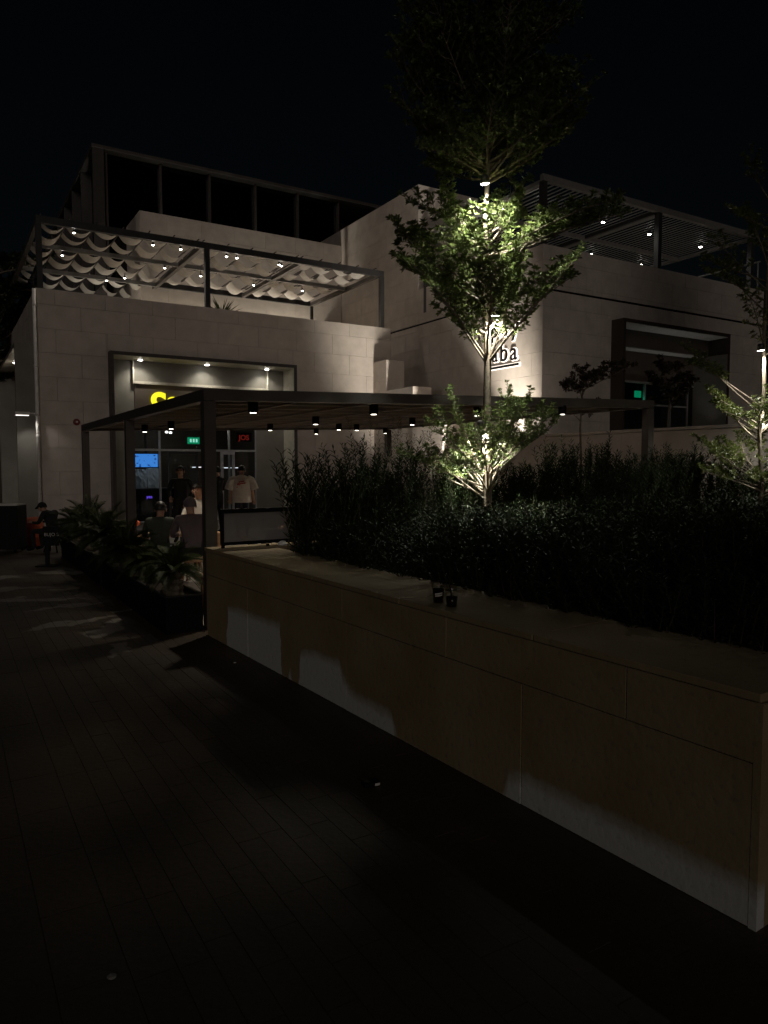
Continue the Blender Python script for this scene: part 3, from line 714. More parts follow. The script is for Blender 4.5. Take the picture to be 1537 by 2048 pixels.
for k in range(5): GW.box('coping_slab', (q0.x - .03, q0.x + .38), (q0.y - 6.5 + k * 2.46, q0.y - 6.5 + k * 2.46 + 2.45), (2.25, 2.30), 'stone')

# glass balustrade on the end of the planter wall
BL = Thing('glass_balustrade', 'low black framed milky glass balustrade on the planter wall end', 'balustrade', WL, (.14, .08, ZT))
BL.boxes('frame', [((.12, .16), (.10, 1.9), (.885, .915)), ((.12, .16), (.10, 1.9), (1.195, 1.235)), ((.12, .16), (.10, .125), (.915, 1.195)), ((.12, .16), (1.0, 1.02), (.915, 1.195)), ((.12, .16), (1.88, 1.9), (.915, 1.195))], 'black')
for n0, n1 in ((.125, 1.0), (1.02, 1.88)): BL.box('pane', (.136, .144), (n0, n1), (.915, 1.195), 'glass_milky')
for n0 in (.11, 1.0, 1.88): BL.box('foot', (.125, .155), (n0 - .005, n0 + .025), (ZT, .885), 'black')

# ================================================================== LOW PERGOLA
PF = Frame(-1.80, 7.30, TH)
PT, PSD, SL = 6.80, 7.50, .030
PG = Thing('low_pergola', 'low brown steel pergola with timber slat ceiling over the seating', 'pergola', PF)
def pg_box(name, t, s, z, mname, parent=None):
    V, F = box_vf((t[0], s[0], z[0]), (t[1], s[1], z[1]))
    return PG.part(name, [(x, y, zz + SL * x) for x, y, zz in V], F, mname, parent)
for pt, ps in ((0, 0), (0, 3.62), (0, 7.38), (PT - .12, 0), (PT - .12, 7.38)):
    zt = 2.30 + SL * pt
    PG.box('post', (pt, pt + .12), (ps, ps + .12), (0, zt), 'bronze_metal')
pg_box('beam', (0, PT), (0, .12), (2.305, 2.42), 'bronze_metal')
pg_box('beam', (0, PT), (7.38, 7.50), (2.305, 2.42), 'bronze_metal')
pg_box('beam', (0, .12), (.121, 7.379), (2.305, 2.42), 'bronze_metal')
pg_box('beam', (PT - .12, PT), (.121, 7.379), (2.305, 2.42), 'bronze_metal')
for k in range(1, 11):
    s_ = .12 + k * 7.26 / 11; pg_box('joist', (.121, PT - .121), (s_ - .03, s_ + .03), (2.325, 2.385), 'pale_metal')
for k in range(1, 7):
    t_ = .12 + k * 6.56 / 7; pg_box('ceiling_rail', (t_ - .015, t_ + .015), (.121, 7.379), (2.300, 2.322), 'pale_metal')
for k in range(33):
    s_ = .125 + k * .22; pg_box('ceiling_board', (.121, PT - .121), (s_, s_ + .205), (2.388, 2.405), 'wood')
pav = link_mesh('seating_floor', [PF.w(-.0, 0, .004), PF.w(9.5, 0, .004), PF.w(9.5, 11, .004), PF.w(-.0, 11.0, .004)], [(0, 1, 2, 3)], 'floor_tile')
tag(pav, 'stone floor of the seating area under the low pergola', None, kind='structure')
dl = []
for px, py in ((507, 826), (748, 829), (343, 858), (290, 864), (541, 861), (632, 849), (633, 870), (678, 860), (714, 861), (771, 867), (825, 850), (955, 832), (1125, 829)):
    z_ = 2.20
    for it in range(6):
        q = PF.inv(on_z(px, py, z_)); z_ = 2.20 + SL * q.x
    r_ = ray(px, py); d_h = Vector((r_.x, r_.y, 0))
    if q.y > 7.1: 
        k_ = 7.1 / q.y; q = Vector((q.x * k_ + 0.0, 7.1, 0))
        # keep the sight line: slide along it until s = 7.1
        lo, hi = 2.0, 60.0
        for it in range(40):
            mid = (lo + hi) / 2; p_ = PF.inv(Vector((r_.x * mid, r_.y * mid, 0)))
            if p_.y > 7.1: hi = mid
            else: lo = mid
        q = p_
    dl.append((q.x, q.y))
dl.sort(key=lambda v: (round(v[1] / 2.2), v[0]))
rows = {}
for v in dl: rows.setdefault(round(v[1] / 2.2), []).append(v)
rown = ['front row', 'second row', 'third row', 'back row', 'rearmost row']
for ri, rk in enumerate(sorted(rows)):
    for ci, (dt, ds) in enumerate(rows[rk]):
        zb = 2.20 + SL * dt
        T = Thing('pergola_downlight', f'black cylinder downlight under the low pergola, {rown[min(ri,4)]}, {ordinal[ci]} from left', 'downlight', PF, (dt, ds, zb + .1), 'downlights under the low pergola')
        T.lathe('lamp_body', (dt, ds, zb), [(.046, .012), (.052, 0), (.055, .004), (.055, .118), (.050, .121)], 'black', n=14)
        T.lathe('lens', (dt, ds, zb - .003), [(.002, 0), (.032, .001), (.034, .006)], 'lamp_small', n=12)
        T.light('SPOT', (dt, ds, zb - .02), 40, (1, .88, .70), .03, spot=110, blend=.7)

# ================================================================== PLANTER BOXES AND CYCADS
XF = Frame(-2.137, 7.02, TH)
def planter(label, s0, s1, t0=0.0):
    T = Thing('planter_box', label, 'planter', XF, (t0, s0, 0), 'planter boxes along the pergola')
    T.boxes('side_panels', [((t0, t0 + .37), (s0, s0 + .012), (0, .36)), ((t0, t0 + .37), (s1 - .012, s1), (0, .36)), ((t0, t0 + .012), (s0 + .0125, s1 - .0125), (0, .36)), ((t0 + .358, t0 + .37), (s0 + .0125, s1 - .0125), (0, .36))], 'black')
    T.boxes('rim', [((t0 - .008, t0 + .378), (s0 - .008, s0 + .02), (.36, .375)), ((t0 - .008, t0 + .378), (s1 - .02, s1 + .008), (.36, .375)), ((t0 - .008, t0 + .02), (s0 + .0205, s1 - .0205), (.36, .375)), ((t0 + .35, t0 + .378), (s0 + .0205, s1 - .0205), (.36, .375))], 'dark_metal')
    T.box('soil', (t0 + .014, t0 + .356), (s0 + .014, s1 - .014), (.2, .32), 'soil')
planter('long black metal planter box nearest the stone wall', 0, 3.3)
planter('long black metal planter box behind the nearest one', 3.46, 7.3)

# ---- leaf geometry
class Leaves:
    def __init__(s): s.P, s.D, s.N, s.L, s.W = [], [], [], [], []
    def add(s, p, d, n, l, w): s.P.append(tuple(p)); s.D.append(tuple(d)); s.N.append(tuple(n)); s.L.append(l); s.W.append(w)
    def mesh(s, name, mname, wpos=.65, fold=.18, bend=.12):
        P = np.array(s.P); D = np.array(s.D); N = np.array(s.N); L_ = np.array(s.L)[:, None]; W_ = np.array(s.W)[:, None]
        D /= np.linalg.norm(D, axis=1, keepdims=True) + 1e-9
        S = np.cross(D, N); S /= np.linalg.norm(S, axis=1, keepdims=True) + 1e-9
        N = np.cross(S, D)
        n = len(P); V = np.empty((n, 4, 3))
        V[:, 0] = P; V[:, 2] = P + D * L_ - N * L_ * bend
        mid = P + D * L_ * wpos + N * W_ * fold
        V[:, 1] = mid + S * W_ * .5; V[:, 3] = mid - S * W_ * .5
        me = bpy.data.meshes.new(name)
        me.vertices.add(n * 4); me.vertices.foreach_set('co', V.reshape(-1))
        idx = (np.arange(n)[:, None] * 4 + np.array([[0, 1, 2, 0, 2, 3]])).reshape(-1).astype(np.int32)
        me.loops.add(n * 6); me.loops.foreach_set('vertex_index', idx)
        me.polygons.add(n * 2); me.polygons.foreach_set('loop_start', np.arange(n * 2, dtype=np.int32) * 3)
        me.update(calc_edges=True); me.validate()
        me.materials.append(MAT[mname]); return me
def rv(a, b_): return rng.uniform(a, b_)
def rdir():
    while True:
        v = Vector((rv(-1, 1), rv(-1, 1), rv(-1, 1)))
        if .1 < v.length < 1: return v.normalized()
def join_tubes(items, n=6):
    V, F = [], []
    for path, rad in items:
        v, f = tube_vf(path, rad, n, caps=False); k = len(V); V += v; F += [tuple(i + k for i in ff) for ff in f]
    return V, F
# ---- cycads
def cycad_meshes(seed, nfr, flen):
    global rng
    keep, rng = rng, random.Random(seed)
    lv = Leaves(); tubes = []
    for k in range(nfr):
        az = k * 2.399 + rv(-.2, .2); el = R(78) - (k / nfr) * R(85) + rv(-.1, .1); fl = flen * rv(.8, 1.1)
        p = Vector((0, 0, .0)); d = Vector((math.cos(az) * math.cos(el), math.sin(az) * math.cos(el), math.sin(el)))
        pts_ = [p.copy()]; seg = 14
        for i in range(seg):
            d = (d + Vector((0, 0, -.075 - .03 * (1 - k / nfr)))).normalized(); p = p + d * fl / seg; pts_.append(p.copy())
        tubes.append((pts_, [.008 * (1 - i / (seg + 1.5)) + .001 for i in range(seg + 1)]))
        for i in range(2, seg + 1):
            for sub in (0, .25, .5, .75):
                f_ = min(i + sub, seg); q = pts_[int(f_)].lerp(pts_[min(int(f_) + 1, seg)], f_ - int(f_))
                dd = (pts_[min(int(f_) + 1, seg)] - pts_[max(int(f_) - 1, 0)]).normalized()
                sd_ = dd.cross(Vector((0, 0, 1))); sd_ = sd_.normalized() if sd_.length > .01 else Vector((1, 0, 0))
                ll = flen * .24 * math.sin(math.pi * min(1, .12 + .85 * f_ / seg)) + .015
                for sg in (-1, 1):
                    ld = (sd_ * sg * .85 + dd * .55 + dd.cross(sd_) * -.22 * sg * sg + Vector((0, 0, .12)))
                    lv.add(q, ld, sd_.cross(dd) * -1, ll, .006)
    rng = keep
    V, F = join_tubes(tubes, 4)
    st_ = bpy.data.meshes.new('stalks'); st_.from_pydata([tuple(v) for v in V], [], F); st_.materials.append(MAT['leaf_cycad'])
    return lv.mesh('fronds', 'leaf_cycad', .35, .1, .1), st_
cyc = [cycad_meshes(3, 36, .44), cycad_meshes(5, 44, .52), cycad_meshes(9, 34, .40)]
cy_lab = ['stout trunk cycad in the planter corner beside the stone wall', 'second cycad from the stone wall in the nearest planter', 'third cycad from the stone wall, at the far end of the nearest planter',
          'cycad at the near end of the far planter', 'large bright cycad in the middle of the far planter', 'cycad at the far end of the far planter by the sign']
for i, (s_, z_, k_, sc_) in enumerate(((.42, .26, 0, .85), (1.45, .20, 2, .95), (2.65, .22, 1, .95), (4.1, .30, 1, 1.05), (5.4, .34, 1, 1.1), (6.75, .28, 0, 1.1))):
    T = Thing('cycad', cy_lab[i], 'plant', XF, (.185, s_, .32), 'cycads in the planter boxes', turn=i * 1.3)
    prof = []
    for j in range(9): prof.append(((.085 if j % 2 else .10) * (1.0 - .02 * j) * (1.25 if i == 0 else 1), j * z_ / 8))
    V, F = lathe_vf(prof, 10); o = link_mesh('trunk', V, F, 'bark'); o.parent = T.e
    fr_, st_ = cyc[k_]
    for nm, me in (('fronds', fr_), ('stalks', st_)):
        o = bpy.data.objects.new(nm, me); COL.objects.link(o); o.parent = T.e; o.location = (0, 0, z_ - .02); o.scale = (sc_,) * 3

# ================================================================== TREES
def rosette(lv, c, axis, n, ll, lw):
    axis = axis.normalized(); a = axis.orthogonal().normalized(); b_ = axis.cross(a); ph = rv(0, 6.28)
    for k in range(n):
        an = ph + 6.283 * k / n + rv(-.35, .35); rad = a * math.cos(an) + b_ * math.sin(an)
        tilt = rv(.55, 1.15)
        d = axis * math.cos(tilt) + rad * math.sin(tilt)
        nn = axis * math.sin(tilt) - rad * math.cos(tilt) + rdir() * .25
        l_ = ll * rv(.65, 1.15); lv.add(c + d * .004, d, nn, l_, l_ * lw * rv(.85, 1.15))
def branch(lv, tubes, base, d, L_, r0, ups, ntw, twl, ll, lw, nl=7, start=.2, curl=.0):
    seg = 9; p = base.copy(); d = d.normalized(); pts_ = [p.copy()]; wob = rdir() * .05
    for i in range(seg):
        d = (d + Vector((0, 0, ups)) + wob + rdir() * .05).normalized(); p = p + d * L_ / seg; pts_.append(p.copy())
    tubes.append((pts_, [r0 * (1 - .8 * i / seg) for i in range(seg + 1)]))
    for k in range(ntw):
        f_ = start + (1 - start) * (k + rv(.2, .8)) / ntw; x = f_ * seg; i = min(int(x), seg - 1)
        q = pts_[i].lerp(pts_[i + 1], x - i); dd = (pts_[i + 1] - pts_[i]).normalized()
        sd_ = dd.cross(Vector((0, 0, 1)));  sd_ = sd_.normalized() if sd_.length > .02 else Vector((1, 0, 0))
        sg = 1 if k % 2 else -1
        td = (dd * rv(.5, .9) + sd_ * sg * rv(.5, 1.0) + Vector((0, 0, rv(-.05, .5)))).normalized()
        tl = twl * rv(.55, 1.1) * (1.15 - .55 * f_)
        e = [q]; qq = q.copy(); dt_ = td.copy()
        for j in range(4):
            dt_ = (dt_ + Vector((0, 0, rv(-.02, .14))) + rdir() * .12).normalized(); qq = qq + dt_ * tl / 4; e.append(qq.copy())
            if j or rng.random() < .5: rosette(lv, qq, (dt_ * .4 + Vector((0, 0, .8)) + rdir() * .45), nl, ll, lw)
        rosette(lv, qq, dt_ + Vector((0, 0, .25)), nl, ll, lw)
        tubes.append((e, [r0 * .28, r0 * .22, r0 * .18, r0 * .14, r0 * .08]))
    rosette(lv, p, d, nl + 1, ll, lw)
def make_tree(name, label, cat, base, trunk, tiers, leafm, ll, lw, trad, group=None, crown='crown'):
    """base world point; trunk: list of offsets; tiers: dicts."""
    T = Thing(name, label, cat, WF, base, group)
    lv = Leaves(); tubes = [([Vector(p) for p in trunk], trad)]
    tp = [Vector(p) for p in trunk]
    def on_trunk(z):
        for a, b_ in zip(tp[:-1], tp[1:]):
            if a.z <= z <= b_.z: return a.lerp(b_, (z - a.z) / (b_.z - a.z + 1e-9))
        return tp[-1].copy()
    for ti in tiers:
        for k in range(ti['n']):
            az = ti.get('az0', 0) + k * 2.39996 + rv(-.3, .3)
            if 'arc' in ti: az = rv(*ti['arc'])
            z = rv(*ti['z']); el = R(rv(*ti['el'])); L_ = rv(*ti['len'])
            L_ *= ti['shape'](az) if 'shape' in ti else 1
            d = Vector((math.cos(az) * math.cos(el), math.sin(az) * math.cos(el), math.sin(el)))
            branch(lv, tubes, on_trunk(z), d, L_, ti.get('r', .014), ti.get('ups', .0), ti.get('tw', 14), ti.get('twl', .35), ti.get('ll', ll), lw, ti.get('nl', 7), ti.get('start', .25))
    V, F = join_tubes(tubes, 7)
    o = link_mesh('trunk', V, F, 'bark', True); o.parent = T.e
    o = bpy.data.objects.new(crown, lv.mesh(crown, leafm)); COL.objects.link(o); o.parent = T.e
    return T
rng = random.Random(21)
TB = Vector((1.085, 7.60, .74)); TS = .894
def tz(z): return (.74 + z - CAMH) * TS + CAMH - .74          # heights measured for 8.5 m, tree set at 7.6 m
def tier(n, z, el, ln, **k):
    d = dict(n=n, z=(tz(z[0]), tz(z[1])), el=el, len=(ln[0] * TS, ln[1] * TS)); d.update(k); return d
MT = make_tree('lit_tree', 'tall tiered tree with small leaves lit by spotlights fixed on its trunk', 'tree', TB,
    [(x * TS, y, max(0, tz(z)) if z else 0) for x, y, z in ((0, 0, 0), (.0, .01, .6), (-.02, 0, 1.4), (-.01, .02, 2.1), (-.03, 0, 2.9), (-.05, .02, 3.7), (-.03, -.02, 4.3), (-.06, 0, 5.2), (-.05, .02, 6.3), (-.05, 0, 7.4), (-.04, 0, 8.2))],
    [tier(32, (.50, .80), (24, 62), (.85, 1.25), ups=.030, tw=15, twl=.26, ll=.038, r=.011, start=.34),
     tier(8, (1.95, 2.2), (40, 68), (1.05, 1.5), ups=.01, tw=22, twl=.34, r=.016, start=.2, az0=.4),
     tier(17, (2.35, 3.3), (24, 58), (.75, 1.30), ups=.02, tw=20, twl=.38, r=.013),
     tier(4, (2.7, 3.1), (18, 36), (1.10, 1.50), ups=.01, tw=22, twl=.36, r=.015, arc=(2.7, 3.6)),
     tier(4, (3.2, 3.4), (18, 28), (1.25, 1.6), ups=.01, tw=18, twl=.3, r=.014, arc=(-.5, .2)),
     tier(5, (3.1, 3.6), (20, 45), (.6, 1.0), ups=.02, tw=16, twl=.34, r=.012),
     tier(38, (4.1, 4.9), (14, 46), (.8, 1.36), ups=.02, tw=20, twl=.42, r=.013, ll=.056),
     tier(40, (4.9, 5.9), (20, 50), (.75, 1.3), ups=.02, tw=20, twl=.42, r=.012, ll=.056),
     tier(38, (5.9, 7.0), (25, 48), (.80, 1.15), ups=.02, tw=18, twl=.40, r=.011, ll=.056),
     tier(22, (7.1, 8.1), (35, 60), (.5, .8), ups=.02, tw=14, twl=.34, r=.009, ll=.056)],
    'leaf_tree', .056, .42, [.052, .048, .043, .040, .030, .026, .023, .019, .014, .009, .004])
def tree_spot(label, at, back, aim, power, spot=120, size=.03, sc_=1.0):
    T = Thing('tree_spotlight', label, 'spotlight', WF, at, 'spotlights fixed on the tree trunks')
    a = Vector(at); ax = Vector(aim).normalized(); bk = Vector(back)
    T.tube('lamp_body', [a - ax * .085 * sc_, a - ax * .075 * sc_, a], [.026 * sc_, .040 * sc_, .046 * sc_], 'dark_metal', n=12)
    T.tube('lens', [a + ax * .001, a + ax * .008], [.043 * sc_, .034 * sc_], 'lamp_white', n=12)
    T.tube('bracket', [a - ax * .05, bk], .008, 'dark_metal', n=6)
    T.light('SPOT', a + ax * .03, power, (1, .96, .84), size, spot=spot, blend=.6, aim=ax)
tree_spot('bright spotlight high on the trunk of the tall lit tree', (1.01, 7.45, 4.47), (1.035, 7.60, 4.50), (.12, .16, -1), 250, 132)
tree_spot('spotlight in the middle of the tall lit tree above its fork', (1.14, 7.50, 3.18), (1.06, 7.60, 3.21), (-.02, .16, -1), 190, 140)
tree_spot('lowest spotlight on the trunk of the tall lit tree', (1.00, 7.50, 2.035), (1.06, 7.59, 2.05), (.10, .14, -1), 230, 138)

rng = random.Random(44)
T2 = Vector((4.92, 9.50, .74))
make_tree('small_lit_tree', 'smaller tiered tree with two lit trunk spotlights at the right edge', 'tree', T2,
    [(0, 0, 0), (.03, 0, .7), (-.02, .01, 1.3), (.02, 0, 1.9), (.0, .01, 2.6), (.02, 0, 3.6), (.0, .01, 4.6)],
    [dict(n=18, z=(.50, .85), el=(10, 38), len=(.65, 1.05), ups=.035, tw=12, twl=.24, r=.012, start=.4),
     dict(n=11, z=(1.2, 1.5), el=(25, 48), len=(.55, .90), ups=.02, tw=13, twl=.28, r=.014, start=.4),
     dict(n=2, z=(1.5, 1.7), el=(38, 48), len=(1.0, 1.25), ups=.0, tw=14, twl=.3, r=.012, arc=(2.7, 3.3), start=.45),
     dict(n=10, z=(2.3, 3.4), el=(25, 45), len=(.7, 1.1), ups=.02, tw=12, twl=.3, r=.012, start=.35),
     dict(n=8, z=(3.4, 4.5), el=(35, 55), len=(.5, .8), ups=.02, tw=11, twl=.26, r=.010)],
    'leaf_low', .050, .42, [.034, .030, .028, .026, .022, .015, .005])
tree_spot('upper of the two spotlights on the small tree at the right edge', (4.83, 9.40, 3.13), (4.92, 9.5, 3.16), (.12, .08, -1), 85, 130)
tree_spot('lower of the two spotlights on the small tree at the right edge', (5.00, 9.40, 2.44), (4.93, 9.5, 2.47), (-.10, .08, -1), 80, 120)
rng = random.Random(5)
for px, y_, lab, n_, h_ in ((1160, 13.0, 'slender dusky sapling rising behind the low pergola beside the tall lit tree', 9, 2.45), (1334, 13.4, 'slender dusky sapling in front of the dark window bay', 11, 2.55)):
    x_ = (px - 768.5) / FPX * y_
    make_tree('sapling', lab, 'tree', Vector((x_, y_, .74)), [(0, 0, 0), (.02, 0, .8), (-.01, .01, 1.6), (.03, 0, h_)],
        [dict(n=n_, z=(h_ - .75, h_ - .05), el=(0, 60), len=(.25, .95 if px < 1200 else .5), ups=-.045, tw=9, twl=.26, r=.010, start=.3, nl=5)], 'leaf_dusky', .085, .45, [.026, .024, .018, .008], 'young saplings behind the pergola')
# dark trees in the distance
rng = random.Random(8)
make_tree('dark_tree', 'dark unlit tree showing beyond the left side of the shop block', 'tree', Vector((-13.6, 25.5, 0)), [(0, 0, 0), (.1, 0, 3), (0, 0, 8.6)],
    [dict(n=34, z=(3.5, 8.4), el=(5, 60), len=(1.2, 2.3), ups=.0, tw=14, twl=.8, r=.05, ll=.20)], 'leaf_far', .2, .45, [.2, .15, .03])
make_tree('dark_tree', 'dark unlit tree standing high at the upper right edge', 'tree', Vector((9.6, 14.6, 0)), [(0, 0, 0), (.1, 0, 4), (0, 0, 10.5)],
    [dict(n=44, z=(6.0, 10.4), el=(0, 60), len=(1.0, 2.0), ups=.0, tw=14, twl=.7, r=.04, ll=.14)], 'leaf_far', .14, .45, [.16, .12, .03])

# ================================================================== HEDGES AND SHRUBS
rng = random.Random(31)
def stems(lv, tubes, n, region, zbase, hrange, nl, ll, lw, lean=.18, up=.7, keep=None, start=.15, rad=.004):
    c = 0
    while c < n:
        u_, s_ = rv(*region[0]), rv(*region[1])
        if keep and not keep(u_, s_): continue
        c += 1; p = WL.w(u_, s_, zbase); h = rv(*hrange) * (1 + .34 * mnoise.noise(Vector((u_ * 1.5, s_ * 1.5, 3.1))))
        d = Vector((rv(-lean, lean), rv(-lean, lean), 1)).normalized(); q = [p]; pp = p.copy()
        for i in range(4):
            d = (d + Vector((rv(-.12, .12), rv(-.12, .12), .05))).normalized(); pp = pp + d * h / 4; q.append(pp.copy())
        if tubes is not None: tubes.append((q, [rad, rad * .85, rad * .7, rad * .5, rad * .3]))
        for k in range(nl):
            f_ = start + (1 - start) * (k + rng.random()) / nl; x = f_ * 4; i = min(int(x), 3); c_ = q[i].lerp(q[i + 1], x - i)
            an = k * 2.4 + rv(-.4, .4); ld = Vector((math.cos(an), math.sin(an), 0)) * rv(.5, 1.0) + Vector((0, 0, up * rv(.4, 1.3)))
            l_ = ll * rv(.6, 1.2); lv.add(c_, ld, Vector((-math.cos(an) * up, -math.sin(an) * up, 1)) + rdir() * .3, l_, l_ * lw)
def hedge(name, label, specs, leafm, wpos=.5):
    lv = Leaves(); tubes = []
    for sp in specs: stems(lv, tubes, **sp)
    T = Thing(name, label, 'hedge', WL, (1.0, 1.0, .74), kind='stuff')
    o = bpy.data.objects.new('leaves', lv.mesh('leaves', leafm, wpos)); COL.objects.link(o); o.parent = T.e
    o.matrix_parent_inverse = (Matrix.Translation(WL.w(1.0, 1.0, .74)) @ Matrix.Rotation(WL.a, 4, 'Z')).inverted()
    V, F = join_tubes(tubes, 4); o2 = link_mesh('stems', V, F, 'stem'); o2.parent = T.e; o2.matrix_parent_inverse = o.matrix_parent_inverse.copy()
    return T
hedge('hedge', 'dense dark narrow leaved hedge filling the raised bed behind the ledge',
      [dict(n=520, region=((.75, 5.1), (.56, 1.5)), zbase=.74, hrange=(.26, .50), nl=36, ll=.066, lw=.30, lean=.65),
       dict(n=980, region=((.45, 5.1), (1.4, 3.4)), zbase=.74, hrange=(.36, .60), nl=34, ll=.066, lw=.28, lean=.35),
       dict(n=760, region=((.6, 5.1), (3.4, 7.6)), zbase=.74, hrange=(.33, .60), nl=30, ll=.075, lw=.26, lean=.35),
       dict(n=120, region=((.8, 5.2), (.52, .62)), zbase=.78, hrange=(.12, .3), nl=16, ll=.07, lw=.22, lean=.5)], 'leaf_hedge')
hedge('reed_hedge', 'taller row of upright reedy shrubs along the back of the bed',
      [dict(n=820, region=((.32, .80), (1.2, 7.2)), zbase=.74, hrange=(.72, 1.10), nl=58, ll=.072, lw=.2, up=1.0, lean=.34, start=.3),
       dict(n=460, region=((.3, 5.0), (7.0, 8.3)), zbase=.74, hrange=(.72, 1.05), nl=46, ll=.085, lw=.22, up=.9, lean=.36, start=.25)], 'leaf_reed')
hedge('plume_grass', 'reddish feathery grass plumes above the back of the hedge',
      [dict(n=90, region=((.30, .8), (1.6, 3.1)), zbase=.74, hrange=(1.15, 1.33), nl=34, ll=.05, lw=.10, up=.9, lean=.14, start=.72, rad=.002)], 'leaf_plume')
# shrub at the near left corner of the bed
lv = Leaves(); tubes = []
stems(lv, tubes, 120, ((.36, .85), (.62, 1.35)), .74, (.55, 1.05), 44, .085, .16, lean=.42, up=1.4, start=.30)
T = Thing('corner_shrub', 'narrow leaved upright shrub at the left end of the bed by the balustrade', 'shrub', WL, (.6, 1.0, .74))
inv = (Matrix.Translation(WL.w(.6, 1.0, .74)) @ Matrix.Rotation(WL.a, 4, 'Z')).inverted()
o = bpy.data.objects.new('leaves', lv.mesh('leaves', 'leaf_reed', .5)); COL.objects.link(o); o.parent = T.e; o.matrix_parent_inverse = inv
V, F = join_tubes(tubes, 4); o = link_mesh('stems', V, F, 'bark'); o.parent = T.e; o.matrix_parent_inverse = inv.copy()

# ================================================================== PEOPLE
def person(label, loc, yaw, J, mats, scale=1.0, hair='hair', cap=None, fingers=True):
    """one continuous skinned body; J overrides joint positions (x right, y forward, z up)."""
    base = dict(pelvis=(0, 0, .95), belly=(0, .01, 1.10), chest=(0, .0, 1.30), neck=(0, -.01, 1.46), chin=(0, .02, 1.535), head=(0, .025, 1.60), crown=(0, .015, 1.675))
    for s, n in ((-1, 'l'), (1, 'r')):
        base.update({f'sh_{n}': (s * .185, -.01, 1.41), f'el_{n}': (s * .245, -.03, 1.13), f'wr_{n}': (s * .25, .06, .89), f'hip_{n}': (s * .095, 0, .90), f'kn_{n}': (s * .105, .02, .50), f'an_{n}': (s * .105, -.03, .09), f'toe_{n}': (s * .125, .16, .035)})
    base.update(J)
    rad = dict(pelvis=(.155, .12), belly=(.14, .105), chest=(.165, .115), neck=(.055, .055), chin=(.062, .065), head=(.078, .092), crown=(.062, .07))
    for n in 'lr': rad.update({f'sh_{n}': (.072, .072), f'el_{n}': (.044, .044), f'wr_{n}': (.028, .032), f'hip_{n}': (.088, .09), f'kn_{n}': (.06, .06), f'an_{n}': (.042, .045), f'toe_{n}': (.038, .035)})
    names = list(base); E = [('pelvis', 'belly'), ('belly', 'chest'), ('chest', 'neck'), ('neck', 'chin'), ('chin', 'head'), ('head', 'crown')]
    bone_m = {('pelvis', 'belly'): 1, ('belly', 'chest'): 1, ('chest', 'neck'): 1, ('neck', 'chin'): 0, ('chin', 'head'): 0, ('head', 'crown'): 0}
    sleeve = mats.get('sleeve', 'long')
    for n in 'lr':
        for a, b_, mi in ((f'chest', f'sh_{n}', 1), (f'sh_{n}', f'el_{n}', 1), (f'el_{n}', f'wr_{n}', 1 if sleeve == 'long' else 0), ('pelvis', f'hip_{n}', 2), (f'hip_{n}', f'kn_{n}', 2), (f'kn_{n}', f'an_{n}', 2), (f'an_{n}', f'toe_{n}', 3)):
            E.append((a, b_)); bone_m[(a, b_)] = mi
        # palm, four fingers and a thumb
        w = Vector(base[f'wr_{n}']); e = Vector(base[f'el_{n}']); d = (w - e).normalized()
        sd_ = Vector((1, 0, 0)); sd_ = (sd_ - d * sd_.dot(d)); sd_ = sd_.normalized() if sd_.length > .1 else Vector((0, 1, 0))
        nn = d.cross(sd_); sgn = -1 if n == 'l' else 1
        base[f'pm_{n}'] = tuple(w + d * .075); rad[f'pm_{n}'] = (.034, .016); names.append(f'pm_{n}'); E.append((f'wr_{n}', f'pm_{n}')); bone_m[(f'wr_{n}', f'pm_{n}')] = 0
        fin = [(-.03, .060, .0), (-.010, .072, 0), (.010, .066, 0), (.028, .050, 0)] if fingers else []
        for k, (off, fl, _) in enumerate(fin):
            a = w + d * .095 + sd_ * off; b1 = a + (d * .8 + nn * sgn * .35).normalized() * fl * .55; b2 = b1 + (d * .35 + nn * sgn * .9).normalized() * fl * .45
            prev = f'pm_{n}'
            for q, (pt_, r_) in enumerate(((a, .0095), (b1, .0085), (b2, .0065))):
                nm = f'f{k}{q}_{n}'; base[nm] = tuple(pt_); rad[nm] = (r_, r_); names.append(nm); E.append((prev, nm)); bone_m[(prev, nm)] = 0; prev = nm
        if fingers:
            a = w + d * .04 - sd_ * .04; b1 = a + (d * .7 - sd_ * .5).normalized() * .045
            prev = f'wr_{n}'
            for q, (pt_, r_) in enumerate(((a, .012), (b1, .009))):
                nm = f'th{q}_{n}'; base[nm] = tuple(pt_); rad[nm] = (r_, r_); names.append(nm); E.append((prev, nm)); bone_m[(prev, nm)] = 0; prev = nm
    idx = {n: i for i, n in enumerate(names)}
    me = bpy.data.meshes.new('skel'); me.from_pydata([base[n] for n in names], [(idx[a], idx[b_]) for a, b_ in E], [])
    o = bpy.data.objects.new('skel', me); COL.objects.link(o)
    md = o.modifiers.new('skin', 'SKIN'); md.use_smooth_shade = True
    for n in names:
        sv = me.skin_vertices[0].data[idx[n]]; sv.radius = rad[n]; sv.use_root = (n == 'pelvis')
    sb = o.modifiers.new('sub', 'SUBSURF'); sb.levels = 1; sb.render_levels = 1
    dg = bpy.context.evaluated_depsgraph_get(); bm_ = bpy.data.meshes.new_from_object(o.evaluated_get(dg))
    bpy.data.objects.remove(o)
    bm_.materials.clear()
    for mn in (mats.get('skin', 'skin'), mats['top'], mats['legs'], mats.get('shoes', 'black')): bm_.materials.append(MAT[mn])
    segs = [(Vector(base[a]), Vector(base[b_]), mi) for (a, b_), mi in bone_m.items()]
    for p in bm_.polygons:
        c = p.center; best = 9; bi = 0
        for a, b_, mi in segs:
            ab = b_ - a; t_ = max(0, min(1, (c - a).dot(ab) / (ab.length_squared + 1e-9))); dd = (c - (a + ab * t_)).length
            if dd < best: best, bi = dd, mi
        p.material_index = bi; p.use_smooth = True
